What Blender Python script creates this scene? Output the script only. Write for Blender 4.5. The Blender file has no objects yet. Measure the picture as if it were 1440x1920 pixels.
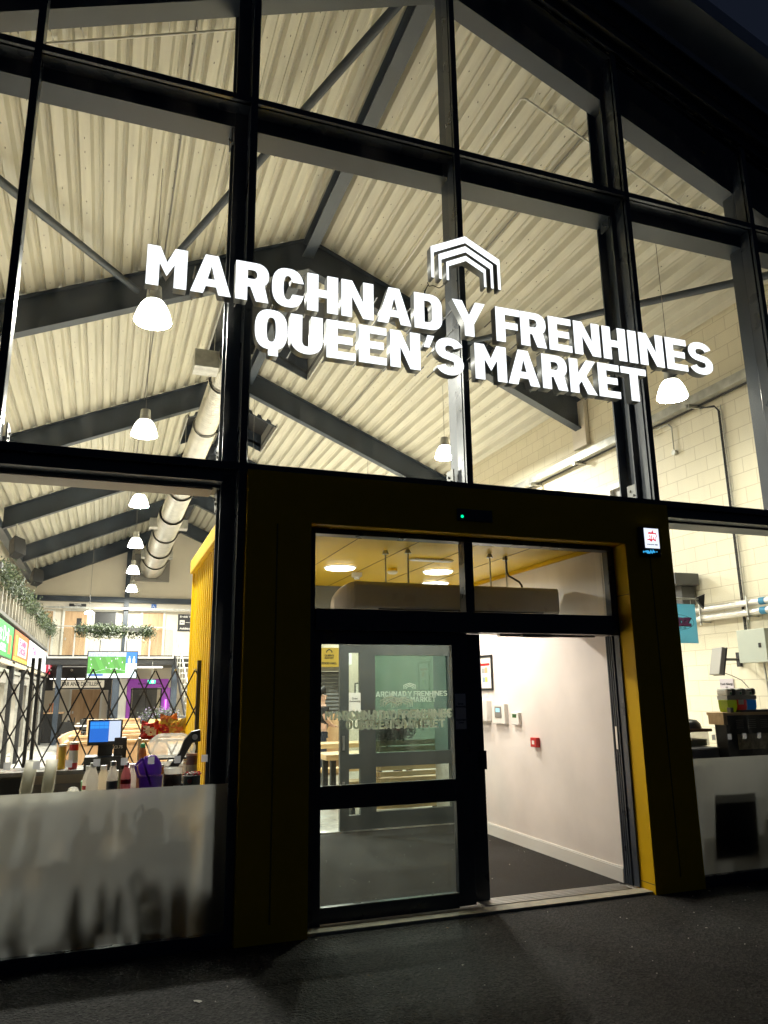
import bpy, bmesh, math, random
from mathutils import Vector, Matrix
R = math.radians
random.seed(7)
sc = bpy.context.scene
col = sc.collection

# ---------------- camera ----------------
cam_d = bpy.data.cameras.new('camera')
cam = bpy.data.objects.new('camera', cam_d); col.objects.link(cam)
YAW, PIT, ROL, FPX, CD, CH = R(20.160), R(13.447), R(0.736), 1408.2, 5.768, 1.7
fw = Vector((math.sin(YAW)*math.cos(PIT), math.cos(YAW)*math.cos(PIT), math.sin(PIT)))
r0 = Vector((math.cos(YAW), -math.sin(YAW), 0)); d0 = fw.cross(r0)
rr = r0*math.cos(ROL)+d0*math.sin(ROL); dd = -r0*math.sin(ROL)+d0*math.cos(ROL)
m = Matrix((rr, -dd, -fw)).transposed().to_4x4(); m.translation = Vector((0, -CD, CH))
cam.matrix_world = m
cam_d.sensor_fit = 'HORIZONTAL'; cam_d.sensor_width = 36; cam_d.lens = 36*FPX/1440
cam_d.clip_start = 0.05; cam_d.clip_end = 500
sc.camera = cam

# ---------------- world: night sky ----------------
w = bpy.data.worlds.new('World'); sc.world = w; w.use_nodes = True
nt = w.node_tree; bg = nt.nodes['Background']
sky = nt.nodes.new('ShaderNodeTexSky'); sky.sky_type = 'NISHITA'; sky.sun_disc = False
sky.sun_elevation = R(-7.5); sky.sun_rotation = R(160)
addc = nt.nodes.new('ShaderNodeMixRGB'); addc.blend_type = 'ADD'; addc.inputs[0].default_value = 1
addc.inputs[2].default_value = (0.040, 0.055, 0.100, 1)
nt.links.new(sky.outputs[0], addc.inputs[1]); nt.links.new(addc.outputs[0], bg.inputs[0])
bg.inputs[1].default_value = 0.12
sc.view_settings.view_transform = 'Standard'; sc.view_settings.look = 'None'
sc.view_settings.exposure = 0.35; sc.view_settings.gamma = 1.0
sc.cycles.max_bounces = 10; sc.cycles.transparent_max_bounces = 24
sc.cycles.diffuse_bounces = 5; sc.cycles.glossy_bounces = 4; sc.cycles.transmission_bounces = 8
sc.cycles.sample_clamp_indirect = 6; sc.cycles.use_light_tree = True
sc.cycles.caustics_reflective = False; sc.cycles.caustics_refractive = False
sc.cycles.use_denoising = True

# lamp strengths
L_PEND, L_LENS, L_RING, L_SIGN = 7.0, 960.0, 5.0, 1.15

# ---------------- materials ----------------
MATS = {}
def mat(name, c, rough=.5, metal=0., spec=.5, bump=0., bscale=60., var=0., vscale=3., emit=None, es=0., trans=0., coat=0., aniso=None):
    if name in MATS: return MATS[name]
    m = bpy.data.materials.new(name); m.use_nodes = True
    n, l = m.node_tree.nodes, m.node_tree.links
    b = n['Principled BSDF']
    b.inputs['Base Color'].default_value = (*c, 1); b.inputs['Roughness'].default_value = rough
    b.inputs['Metallic'].default_value = metal; b.inputs['Specular IOR Level'].default_value = spec
    b.inputs['Transmission Weight'].default_value = trans; b.inputs['Coat Weight'].default_value = coat
    tc = n.new('ShaderNodeTexCoord')
    if var:
        no = n.new('ShaderNodeTexNoise'); no.inputs['Scale'].default_value = vscale; no.inputs['Detail'].default_value = 8
        mp = n.new('ShaderNodeMapping'); l.new(tc.outputs['Object'], mp.inputs[0]); l.new(mp.outputs[0], no.inputs['Vector'])
        if aniso: mp.inputs['Scale'].default_value = aniso
        mr = n.new('ShaderNodeMapRange'); mr.inputs['From Min'].default_value = .3; mr.inputs['From Max'].default_value = .7
        mr.inputs['To Min'].default_value = 1-var; mr.inputs['To Max'].default_value = 1+var*.6
        l.new(no.outputs['Fac'], mr.inputs['Value'])
        vm = n.new('ShaderNodeVectorMath'); vm.operation = 'SCALE'; vm.inputs[0].default_value = c
        l.new(mr.outputs[0], vm.inputs['Scale']); l.new(vm.outputs[0], b.inputs['Base Color'])
        mr2 = n.new('ShaderNodeMapRange'); mr2.inputs['To Min'].default_value = max(0, rough-.12); mr2.inputs['To Max'].default_value = min(1, rough+.12)
        l.new(no.outputs['Fac'], mr2.inputs['Value']); l.new(mr2.outputs[0], b.inputs['Roughness'])
    if bump:
        nb = n.new('ShaderNodeTexNoise'); nb.inputs['Scale'].default_value = bscale; nb.inputs['Detail'].default_value = 6
        l.new(tc.outputs['Object'], nb.inputs['Vector'])
        bp = n.new('ShaderNodeBump'); bp.inputs['Strength'].default_value = bump; bp.inputs['Distance'].default_value = .02
        l.new(nb.outputs['Fac'], bp.inputs['Height']); l.new(bp.outputs[0], b.inputs['Normal'])
    if emit:
        b.inputs['Emission Color'].default_value = (*emit, 1); b.inputs['Emission Strength'].default_value = es
    MATS[name] = m
    return m

def glass_mat(name, tint=(.93, .96, .94), refl=1.0, dirt=0.0):
    if name in MATS: return MATS[name]
    m = bpy.data.materials.new(name); m.use_nodes = True
    n, l = m.node_tree.nodes, m.node_tree.links
    n.remove(n['Principled BSDF']); out = n['Material Output']
    tr = n.new('ShaderNodeBsdfTransparent'); tr.inputs[0].default_value = (*tint, 1)
    gl = n.new('ShaderNodeBsdfGlossy'); gl.inputs['Roughness'].default_value = 0.0
    fr = n.new('ShaderNodeFresnel'); ge = n.new('ShaderNodeNewGeometry'); io = n.new('ShaderNodeMapRange')
    io.inputs['To Min'].default_value = 1.5; io.inputs['To Max'].default_value = 1/1.5
    l.new(ge.outputs['Backfacing'], io.inputs['Value']); l.new(io.outputs[0], fr.inputs[0])
    mu = n.new('ShaderNodeMath'); mu.operation = 'MULTIPLY'; mu.inputs[1].default_value = refl
    l.new(fr.outputs[0], mu.inputs[0])
    mx = n.new('ShaderNodeMixShader'); l.new(mu.outputs[0], mx.inputs[0]); l.new(tr.outputs[0], mx.inputs[1]); l.new(gl.outputs[0], mx.inputs[2])
    last = mx
    if dirt:
        tc = n.new('ShaderNodeTexCoord'); no = n.new('ShaderNodeTexNoise'); no.inputs['Scale'].default_value = 5; no.inputs['Detail'].default_value = 9
        mp = n.new('ShaderNodeMapping'); mp.inputs['Scale'].default_value = (1.6, 1, .35)
        l.new(tc.outputs['Object'], mp.inputs[0]); l.new(mp.outputs[0], no.inputs['Vector'])
        mr = n.new('ShaderNodeMapRange'); mr.inputs['From Min'].default_value = .45; mr.inputs['From Max'].default_value = .85
        mr.inputs['To Max'].default_value = dirt; l.new(no.outputs['Fac'], mr.inputs['Value'])
        df = n.new('ShaderNodeBsdfDiffuse'); df.inputs[0].default_value = (.55, .56, .52, 1)
        tl = n.new('ShaderNodeBsdfTranslucent'); tl.inputs[0].default_value = (.6, .6, .56, 1)
        ad = n.new('ShaderNodeMixShader'); ad.inputs[0].default_value = .5; l.new(df.outputs[0], ad.inputs[1]); l.new(tl.outputs[0], ad.inputs[2])
        m2 = n.new('ShaderNodeMixShader'); l.new(mr.outputs[0], m2.inputs[0]); l.new(mx.outputs[0], m2.inputs[1]); l.new(ad.outputs[0], m2.inputs[2]); last = m2
    l.new(last.outputs[0], out.inputs[0]); MATS[name] = m
    return m

def emis(name, c, s):
    return mat(name, tuple(min(.8, x)*.35 for x in c), .6, emit=c, es=s)

def wood_mat(name, c1, c2, sc_=(1, 1, 1), scale=2.2, rough=.5):
    if name in MATS: return MATS[name]
    m = bpy.data.materials.new(name); m.use_nodes = True
    n, l = m.node_tree.nodes, m.node_tree.links; b = n['Principled BSDF']
    tc = n.new('ShaderNodeTexCoord'); mp = n.new('ShaderNodeMapping'); mp.inputs['Scale'].default_value = sc_
    l.new(tc.outputs['Object'], mp.inputs[0])
    no = n.new('ShaderNodeTexNoise'); no.inputs['Scale'].default_value = scale; no.inputs['Detail'].default_value = 10; no.inputs['Distortion'].default_value = .6
    l.new(mp.outputs[0], no.inputs['Vector'])
    cr = n.new('ShaderNodeValToRGB'); cr.color_ramp.elements[0].position = .33; cr.color_ramp.elements[1].position = .68
    cr.color_ramp.elements[0].color = (*c1, 1); cr.color_ramp.elements[1].color = (*c2, 1)
    l.new(no.outputs['Fac'], cr.inputs[0]); l.new(cr.outputs[0], b.inputs['Base Color']); b.inputs['Roughness'].default_value = rough
    MATS[name] = m; return m

def asphalt():
    m = bpy.data.materials.new('asphalt'); m.use_nodes = True
    n, l = m.node_tree.nodes, m.node_tree.links; b = n['Principled BSDF']
    tc = n.new('ShaderNodeTexCoord')
    v = n.new('ShaderNodeTexVoronoi'); v.inputs['Scale'].default_value = 60; l.new(tc.outputs['Object'], v.inputs['Vector'])
    big = n.new('ShaderNodeTexNoise'); big.inputs['Scale'].default_value = 1.3; big.inputs['Detail'].default_value = 7; l.new(tc.outputs['Object'], big.inputs['Vector'])
    fine = n.new('ShaderNodeTexNoise'); fine.inputs['Scale'].default_value = 130; fine.inputs['Detail'].default_value = 3; l.new(tc.outputs['Object'], fine.inputs['Vector'])
    cr = n.new('ShaderNodeValToRGB'); l.new(v.outputs['Color'], cr.inputs[0])
    cr.color_ramp.elements[0].color = (.002, .002, .0018, 1); cr.color_ramp.elements[1].color = (.046, .042, .038, 1); cr.color_ramp.elements[0].position = .25; cr.color_ramp.elements[1].position = .9
    mr = n.new('ShaderNodeMapRange'); mr.inputs['From Min'].default_value = .3; mr.inputs['From Max'].default_value = .7; mr.inputs['To Min'].default_value = .7; mr.inputs['To Max'].default_value = 1.25
    l.new(big.outputs['Fac'], mr.inputs['Value'])
    vm = n.new('ShaderNodeVectorMath'); vm.operation = 'SCALE'; l.new(cr.outputs[0], vm.inputs[0]); l.new(mr.outputs[0], vm.inputs['Scale'])
    l.new(vm.outputs[0], b.inputs['Base Color']); b.inputs['Roughness'].default_value = .75
    ad = n.new('ShaderNodeMath'); ad.operation = 'ADD'; l.new(v.outputs['Distance'], ad.inputs[0]); l.new(fine.outputs['Fac'], ad.inputs[1])
    bp = n.new('ShaderNodeBump'); bp.inputs['Strength'].default_value = 1.0; bp.inputs['Distance'].default_value = .03
    l.new(ad.outputs[0], bp.inputs['Height']); l.new(bp.outputs[0], b.inputs['Normal'])
    return m

def block_mat():
    m = bpy.data.materials.new('painted_blockwork'); m.use_nodes = True
    n, l = m.node_tree.nodes, m.node_tree.links; b = n['Principled BSDF']
    tc = n.new('ShaderNodeTexCoord'); sp = n.new('ShaderNodeSeparateXYZ'); l.new(tc.outputs['Object'], sp.inputs[0])
    cb = n.new('ShaderNodeCombineXYZ'); l.new(sp.outputs['Y'], cb.inputs['X']); l.new(sp.outputs['Z'], cb.inputs['Y'])
    br = n.new('ShaderNodeTexBrick'); l.new(cb.outputs[0], br.inputs['Vector'])
    br.inputs['Scale'].default_value = 1; br.inputs['Brick Width'].default_value = .45; br.inputs['Row Height'].default_value = .225
    br.inputs['Mortar Size'].default_value = .006; br.inputs['Mortar Smooth'].default_value = .25
    br.inputs['Color1'].default_value = (.82, .76, .59, 1); br.inputs['Color2'].default_value = (.79, .73, .56, 1); br.inputs['Mortar'].default_value = (.58, .52, .38, 1)
    l.new(br.outputs['Color'], b.inputs['Base Color']); b.inputs['Roughness'].default_value = .55
    no = n.new('ShaderNodeTexNoise'); no.inputs['Scale'].default_value = 70; l.new(tc.outputs['Object'], no.inputs['Vector'])
    mx = n.new('ShaderNodeMath'); mx.operation = 'MULTIPLY_ADD'; mx.inputs[1].default_value = -1.5; l.new(br.outputs['Fac'], mx.inputs[0]); l.new(no.outputs['Fac'], mx.inputs[2])
    bp = n.new('ShaderNodeBump'); bp.inputs['Strength'].default_value = .35; bp.inputs['Distance'].default_value = .01
    l.new(mx.outputs[0], bp.inputs['Height']); l.new(bp.outputs[0], b.inputs['Normal'])
    return m

M = dict(
 steel=mat('anthracite_steel', (.038, .051, .072), .42, var=.25, vscale=1.5, spec=.4),
 frame=mat('dark_frame_aluminium', (.042, .053, .074), .30, var=.2, vscale=4, spec=.45),
 deck=mat('roof_deck_paint', (.61, .59, .50), .45, var=.14, vscale=2.2, aniso=(6, .35, 1)),
 cream=mat('cream_plaster', (.76, .70, .60), .6, var=.05, vscale=1.2, bump=.05),
 lobbywall=mat('lobby_white_paint', (.82, .76, .72), .5, var=.10, vscale=1.6, bump=.04, bscale=120),
 white=mat('white_plastic', (.78, .77, .73), .35),
 block=block_mat(),
 yellow=mat('yellow_cladding', (.70, .44, .006), .5, spec=.12, var=.07, vscale=2),
 ceil=mat('yellow_ceiling_panel', (.76, .50, .02), .4, spec=.3, var=.08, vscale=2),
 carpet=mat('dark_carpet', (.022, .018, .015), .95, bump=.8, bscale=220, var=.45, vscale=40),
 floor=mat('grey_vinyl_floor', (.58, .56, .52), .3, var=.15, vscale=1.5),
 galvd=mat('dull_galvanised', (.22, .22, .21), .5, metal=.5, var=.2),
 alu=mat('brushed_aluminium', (.62, .61, .59), .35, metal=.9, var=.1, vscale=20),
 galv=mat('galvanised_steel', (.52, .52, .49), .38, metal=.7, var=.25, vscale=8),
 duct=mat('spiral_duct_metal', (.68, .66, .60), .33, metal=.85, var=.15, vscale=5),
 black=mat('black_plastic', (.012, .012, .013), .35),
 matt=mat('matt_black_metal', (.013, .013, .014), .55, var=.3, vscale=6),
 grey=mat('mid_grey_plastic', (.22, .21, .195), .45, var=.06),
 dgrey=mat('dark_grey_paint', (.07, .07, .068), .5, var=.1),
 stone=mat('pale_stone_sill', (.42, .39, .30), .7, var=.25, vscale=9, bump=.3),
 oak=wood_mat('oak_veneer', (.42, .25, .13), (.60, .41, .24), (1, 1, .14), 7),
 pine=wood_mat('pine_board', (.50, .31, .14), (.70, .49, .26), (.18, 1, 1), 9),
 glass=glass_mat('clear_facade_glass', dirt=.05),
 dglass=glass_mat('entrance_glass', (.80, .86, .83), 1.5, dirt=.05),
 tglass=glass_mat('green_tinted_glass', (.14, .25, .23), 1.5, dirt=.14),
 cup=glass_mat('clear_cup_plastic', (.93, .93, .90), 1.6, dirt=.5),
 leaf=mat('foliage_green', (.018, .034, .010), .6, var=.5, vscale=14),
 leaf2=mat('foliage_pale', (.045, .065, .018), .6, var=.5, vscale=14),
 lav=mat('lavender_bloom', (.16, .13, .22), .7, var=.4, vscale=12),
 red=mat('signal_red', (.55, .02, .02), .35), green=mat('bottle_green', (.02, .22, .08), .4),
 purple=mat('purple_panel', (.22, .03, .30), .45), purpleplastic=None,
 skin=mat('skin', (.50, .30, .22), .5), hair=mat('dark_hair', (.012, .009, .008), .6), tee=mat('black_cotton', (.02, .018, .02), .85), denim=mat('dark_denim', (.03, .035, .06), .85),
 ink=mat('black_ink', (.01, .01, .01), .6), paper=mat('white_paper', (.75, .73, .70), .7),
 beige=mat('beige_wax', (.45, .40, .30), .5),
 tape=mat('frosted_square_film', (.33, .33, .34), .6),
)
def translu(name, c, f=.55, rough=.35):
    if name in MATS: return MATS[name]
    m = bpy.data.materials.new(name); m.use_nodes = True; n, l = m.node_tree.nodes, m.node_tree.links
    b = n['Principled BSDF']; b.inputs['Base Color'].default_value = (*c, 1); b.inputs['Roughness'].default_value = rough
    t = n.new('ShaderNodeBsdfTranslucent'); t.inputs[0].default_value = (*[min(1, x*1.25) for x in c], 1)
    x = n.new('ShaderNodeMixShader'); x.inputs[0].default_value = f; l.new(b.outputs[0], x.inputs[1]); l.new(t.outputs[0], x.inputs[2]); l.new(x.outputs[0], n['Material Output'].inputs[0])
    MATS[name] = m; return m
def frost_mat():
    m = bpy.data.materials.new('frosted_film'); m.use_nodes = True
    n, l = m.node_tree.nodes, m.node_tree.links; n.remove(n['Principled BSDF']); out = n['Material Output']
    rf = n.new('ShaderNodeBsdfRefraction'); rf.inputs['Roughness'].default_value = .64; rf.inputs['IOR'].default_value = 1.25; rf.inputs[0].default_value = (.54, .56, .54, 1)
    gl = n.new('ShaderNodeBsdfGlossy'); gl.inputs['Roughness'].default_value = .35; gl.inputs[0].default_value = (.7, .7, .7, 1)
    df = n.new('ShaderNodeBsdfTranslucent'); df.inputs[0].default_value = (.36, .36, .34, 1)
    fr = n.new('ShaderNodeFresnel'); ge = n.new('ShaderNodeNewGeometry'); io = n.new('ShaderNodeMapRange')
    io.inputs['To Min'].default_value = 1.35; io.inputs['To Max'].default_value = 1/1.35
    l.new(ge.outputs['Backfacing'], io.inputs['Value']); l.new(io.outputs[0], fr.inputs[0])
    a = n.new('ShaderNodeMixShader'); a.inputs[0].default_value = .32; l.new(rf.outputs[0], a.inputs[1]); l.new(df.outputs[0], a.inputs[2])
    b = n.new('ShaderNodeMixShader'); l.new(fr.outputs[0], b.inputs[0]); l.new(a.outputs[0], b.inputs[1]); l.new(gl.outputs[0], b.inputs[2])
    l.new(b.outputs[0], out.inputs[0]); return m
def haze_plastic(name, c, a=.5):
    m = bpy.data.materials.new(name); m.use_nodes = True; n, l = m.node_tree.nodes, m.node_tree.links
    b = n['Principled BSDF']; b.inputs['Base Color'].default_value = (*c, 1); b.inputs['Roughness'].default_value = .15
    t = n.new('ShaderNodeBsdfTranslucent'); t.inputs[0].default_value = (*c, 1)
    x = n.new('ShaderNodeMixShader'); x.inputs[0].default_value = .6; l.new(b.outputs[0], x.inputs[1]); l.new(t.outputs[0], x.inputs[2])
    tr = n.new('ShaderNodeBsdfTransparent'); y = n.new('ShaderNodeMixShader'); y.inputs[0].default_value = a
    l.new(x.outputs[0], y.inputs[1]); l.new(tr.outputs[0], y.inputs[2]); l.new(y.outputs[0], n['Material Output'].inputs[0]); return m
M['cup'] = haze_plastic('hazy_clear_plastic', (.85, .84, .78), .62); M['tape'] = haze_plastic('frosted_square', (.30, .30, .32), .15)
M['frost'] = frost_mat(); M['purpleplastic'] = translu('purple_clear_plastic', (.22, .11, .42), .5, .12)

# ---------------- mesh helpers ----------------
class MB:
    def __init__(s): s.v = []; s.f = []; s.mi = []; s.cur = 0
    def add(s, vs, fs):
        o = len(s.v); s.v += [tuple(v) for v in vs]
        for f in fs: s.f.append(tuple(i+o for i in f)); s.mi.append(s.cur)
        return s
    def box(s, x0, x1, y0, y1, z0, z1):
        vs = [(x, y, z) for x in (x0, x1) for y in (y0, y1) for z in (z0, z1)]
        return s.add(vs, [(0, 1, 3, 2), (4, 6, 7, 5), (0, 4, 5, 1), (2, 3, 7, 6), (0, 2, 6, 4), (1, 5, 7, 3)])
    def tube(s, a, b, r, n=10, r2=None, cap=True):
        a = Vector(a); b = Vector(b); d = (b-a).normalized(); r2 = r if r2 is None else r2
        u = d.orthogonal().normalized(); t = d.cross(u)
        vs = []
        for c, rad in ((a, r), (b, r2)):
            for i in range(n):
                an = 2*math.pi*i/n; vs.append(c+(u*math.cos(an)+t*math.sin(an))*rad)
        fs = [(i, (i+1) % n, n+(i+1) % n, n+i) for i in range(n)]
        if cap: fs += [tuple(range(n-1, -1, -1)), tuple(range(n, 2*n))]
        return s.add(vs, fs)
    def path(s, pts, r, n=8):
        for a, b in zip(pts, pts[1:]): s.tube(a, b, r, n)
        return s
    def lathe(s, prof, cx=0, cy=0, n=20, cz=0, close=False):
        # prof: (radius, z)
        vs = []; k = len(prof)
        for r_, z in prof:
            for i in range(n):
                an = 2*math.pi*i/n; vs.append((cx+r_*math.cos(an), cy+r_*math.sin(an), cz+z))
        fs = [(j*n+i, j*n+(i+1) % n, (j+1)*n+(i+1) % n, (j+1)*n+i) for j in range(k-1) for i in range(n)]
        if close: fs += [tuple(range(n-1, -1, -1)), tuple(range((k-1)*n, k*n))]
        return s.add(vs, fs)
    def prism(s, poly, a, b):
        """poly: list of 2D; a,b: functions mapping (u,v)->3D for both ends"""
        n = len(poly)
        vs = [a(*p) for p in poly]+[b(*p) for p in poly]
        fs = [(i, (i+1) % n, n+(i+1) % n, n+i) for i in range(n)]+[tuple(range(n-1, -1, -1)), tuple(range(n, 2*n))]
        return s.add(vs, fs)
    def quad(s, a, b, c, d): return s.add([a, b, c, d], [(0, 1, 2, 3)])
    def build(s, name, mats, parent=None, smooth=False, bevel=0, loc=None):
        me = bpy.data.meshes.new(name); me.from_pydata(s.v, [], s.f); me.update()
        bm = bmesh.new(); bm.from_mesh(me); bmesh.ops.recalc_face_normals(bm, faces=bm.faces); bm.to_mesh(me); bm.free()
        for mm in (mats if isinstance(mats, (list, tuple)) else [mats]): me.materials.append(mm)
        for p, i in zip(me.polygons, s.mi): p.material_index = i
        if smooth:
            for p in me.polygons: p.use_smooth = True
            try: me.set_sharp_from_angle(angle=R(40))
            except Exception: pass
        o = bpy.data.objects.new(name, me); col.objects.link(o)
        if parent: o.parent = parent
        if loc: o.location = loc
        if bevel:
            bv = o.modifiers.new('b', 'BEVEL'); bv.width = bevel; bv.segments = 2; bv.limit_method = 'ANGLE'; bv.harden_normals = False
        return o

def tag(o, label=None, cat=None, group=None, kind=None):
    if label: o['label'] = label
    if cat: o['category'] = cat
    if group: o['group'] = group
    if kind: o['kind'] = kind
    return o
def thing(name, label, cat, loc=(0, 0, 0), group=None, rz=0):
    o = bpy.data.objects.new(name, None); col.objects.link(o); o.location = loc; o.rotation_euler = (0, 0, rz); o.empty_display_size = .1
    return tag(o, label, cat, group)
def copy_tree(o, loc=None, label=None, rz=None, parent=None, scale=None):
    c = o.copy(); col.objects.link(c)
    if parent is not None: c.parent = parent
    if loc is not None: c.location = loc
    if rz is not None: c.rotation_euler = (0, 0, rz)
    if scale is not None: c.scale = (scale,)*3
    if label: c['label'] = label
    for ch in o.children: copy_tree(ch, parent=c)
    return c
def B(name, b, m_, parent=None, bevel=0): return MB().box(*b).build(name, m_, parent, bevel=bevel)

def curve_mesh(contours, depth):
    cu = bpy.data.curves.new('t', 'CURVE'); cu.dimensions = '2D'; cu.fill_mode = 'BOTH'; cu.extrude = depth/2
    for c in contours:
        sp = cu.splines.new('POLY'); sp.points.add(len(c)-1)
        for p, q in zip(sp.points, c): p.co = (q[0], q[1], 0, 1)
        sp.use_cyclic_u = True
    o = bpy.data.objects.new('t', cu); col.objects.link(o)
    dg = bpy.context.evaluated_depsgraph_get(); dg.update()
    me = bpy.data.meshes.new_from_object(o.evaluated_get(dg)); bpy.data.objects.remove(o); bpy.data.curves.remove(cu)
    return me
def text_mesh(s, size, depth=0.002, bold=0.0, width=None):
    cu = bpy.data.curves.new('t', 'FONT'); cu.body = s; cu.size = size; cu.extrude = depth/2; cu.offset = bold; cu.align_x = 'CENTER'; cu.align_y = 'CENTER'
    o = bpy.data.objects.new('t', cu); col.objects.link(o)
    dg = bpy.context.evaluated_depsgraph_get(); dg.update()
    me = bpy.data.meshes.new_from_object(o.evaluated_get(dg)); bpy.data.objects.remove(o); bpy.data.curves.remove(cu)
    if width:
        xs = [v.co.x for v in me.vertices]; k = width/(max(xs)-min(xs)) if xs else 1
        for v in me.vertices: v.co.x *= k
    return me
def mesh_obj(name, me, m_, parent, loc, rot, name_mesh=None):
    me.name = name
    me.materials.clear()
    for mm in (m_ if isinstance(m_, (list, tuple)) else [m_]): me.materials.append(mm)
    o = bpy.data.objects.new(name, me); col.objects.link(o); o.location = loc; o.rotation_euler = rot
    if parent: o.parent = parent
    return o
FRONT = (R(90), 0, 0)          # text facing -y
def facex(sgn): return (R(90), 0, R(90) if sgn > 0 else R(-90))   # facing +x or -x

# ---------------- setting ----------------
XR, ZR, SL = 2.92, 9.65, .435
XL_, XW = -2.62, 8.5
def rz_(x, o=0): return ZR+o-SL*abs(x-XR)
def rake(mb, prof, x0, x1):
    """prof: polygon of (y, o) swept along the roof slope from x0 to x1, split at the ridge"""
    xs = [x0]+([XR] if x0 < XR < x1 else [])+[x1]
    for a, b in zip(xs, xs[1:]):
        mb.prism(prof, lambda y, o, a=a: (a, y, rz_(a, o)), lambda y, o, b=b: (b, y, rz_(b, o)))
    return mb

tag(MB().quad((-60, -60, 0), (60, -60, 0), (60, 80, 0), (-60, 80, 0)).build('ground', asphalt()), kind='structure')
tag(MB().quad((XL_-.9, .08, .006), (XW, .08, .006), (XW, 30, .006), (XL_-.9, 30, .006)).build('market_floor', M['floor']), kind='structure')
tag(MB().quad((XL_-.9, .09, .010), (1.3, .09, .010), (1.3, 2.4, .010), (XL_-.9, 2.4, .010)).quad((4.63, .09, .010), (XW, .09, .010), (XW, 2.4, .010), (4.63, 2.4, .010)).build('kiosk_darkening_sheet', mat('added_dark_sheet', (.07, .068, .065), .6, var=.3)), kind='structure')  # unseen dark sheets added to darken the view through the frosted film
tag(MB().quad((1.5, .33, .012), (4.5, .33, .012), (4.5, 3.75, .012), (1.5, 3.75, .012)).build('lobby_floor', M['carpet']), kind='structure')

# ================= building shell =================
hall = thing('market_hall', 'large gabled steel framed market hall with ribbed cream roof seen through the glass', 'building')
YB = 30.0
RLW = 1.22; RLY = [(7.3, 10.8), (14.4, 16.7), (20.0, 22.4)]
YSEG = [(.08, 7.3), (10.8, 14.4), (16.7, 20.0), (22.4, YB)]
def deck():
    mb = MB(); prof = [(0, 0), (.115, 0), (.15, .085), (.17, .085), (.18, .075), (.20, .085), (.235, .085), (.27, 0)]
    for sg in (-1, 1):
        pts = []; x = 0
        lim = (XW+.25-XR) if sg > 0 else (XR-(XL_-.95))
        while x < lim:
            for px, po in prof: pts.append((x+px, po+.0))
            x += .27
        # small crease in the wide pan
        for (xa, oa), (xb, ob) in zip(pts, pts[1:]):
            A, Bx = XR+sg*xa, XR+sg*xb
            if abs(A-Bx) < 1e-5: continue
            for ya, yb in (YSEG if abs((A+Bx)/2-XR) < RLW else [(.08, YB)]):
                mb.quad((A, ya, rz_(A, oa)), (Bx, ya, rz_(Bx, ob)), (Bx, yb, rz_(Bx, ob)), (A, yb, rz_(A, oa)))
    return mb
deck().build('roof_deck', M['deck'], hall)
orf = MB()
for xa, xb in ((XL_-1, XR-RLW), (XR+RLW, XW+.4)): rake(orf, [(-.1, .12), (YB, .12), (YB, .20), (-.1, .20)], xa, xb)
for ya, yb in YSEG: rake(orf, [(min(ya, ya if ya > 1 else -.1), .12), (yb, .12), (yb, .20), (min(ya, ya if ya > 1 else -.1), .20)], XR-RLW, XR+RLW)
orf.build('outer_roof', M['dgrey'], hall)
for ya, yb in RLY:
    rl = rake(MB(), [(ya, .50), (yb, .50), (yb, .53), (ya, .53)], XR-RLW-.1, XR+RLW+.1).build('rooflight', M['matt'], hall)
    for sg in (-1, 1):
        xe = XR+sg*(RLW+.012); z = rz_(xe, -.03); a, b = sorted((xe, xe+sg*.03))
        MB().box(a, b, ya-.03, yb+.03, z, z+.62).build('rooflight_lining', mat('lining_pale_grey', (.42, .42, .40), .5, var=.1), rl)
    for yy in (ya-.04, yb+.0): rake(MB(), [(yy, -.03), (yy+.04, -.03), (yy+.04, .5), (yy, .5)], XR-RLW, XR+RLW).build('rooflight_end', M['steel'], rl)
# rafters (I sections)
def ibeam_prof(y, o_top, dep, wf=.2, tf=.02, tw=.014):
    return [(y-wf/2, o_top), (y+wf/2, o_top), (y+wf/2, o_top-tf), (y+tw, o_top-tf), (y+tw, o_top-dep+tf), (y+wf/2, o_top-dep+tf), (y+wf/2, o_top-dep), (y-wf/2, o_top-dep), (y-wf/2, o_top-dep+tf), (y-tw, o_top-dep+tf), (y-tw, o_top-tf), (y-wf/2, o_top-tf)]
rake(MB(), ibeam_prof(.32, -.01, .50, .22), XL_-.1, XW).build('front_rafter', M['steel'], hall)
for y in (6, 12, 18, 24, 29.7):
    o = rake(MB(), ibeam_prof(y, -.01, .62), XL_-.45, XW).build('rafter', M['steel'], hall)
rake(MB(), [(.031, -.02), (.31, -.02), (.31, -.045), (.031, -.045)], XL_-.1, XW).build('head_closure', M['steel'], hall)
rs = random.Random(2); mb = MB()
for k in range(30):
    y = .9+k*.32+rs.uniform(-.05, .05)
    for sg in (-1, 1):
        for q in range(18):
            x = XR+sg*(.06+.27*q)
            if rs.random() < .62 or x < -2.5 or x > 8.4: continue
            if abs(x-XR) < RLW+.05 and 7.2 < y < 10.9: continue
            z = rz_(x, -.004); mb.box(x-.004, x+.004, y-.012, y+.008, z-.008, z-.001)
tag(mb.build('deck_screw', M['dgrey'], hall), kind='stuff')
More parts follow.
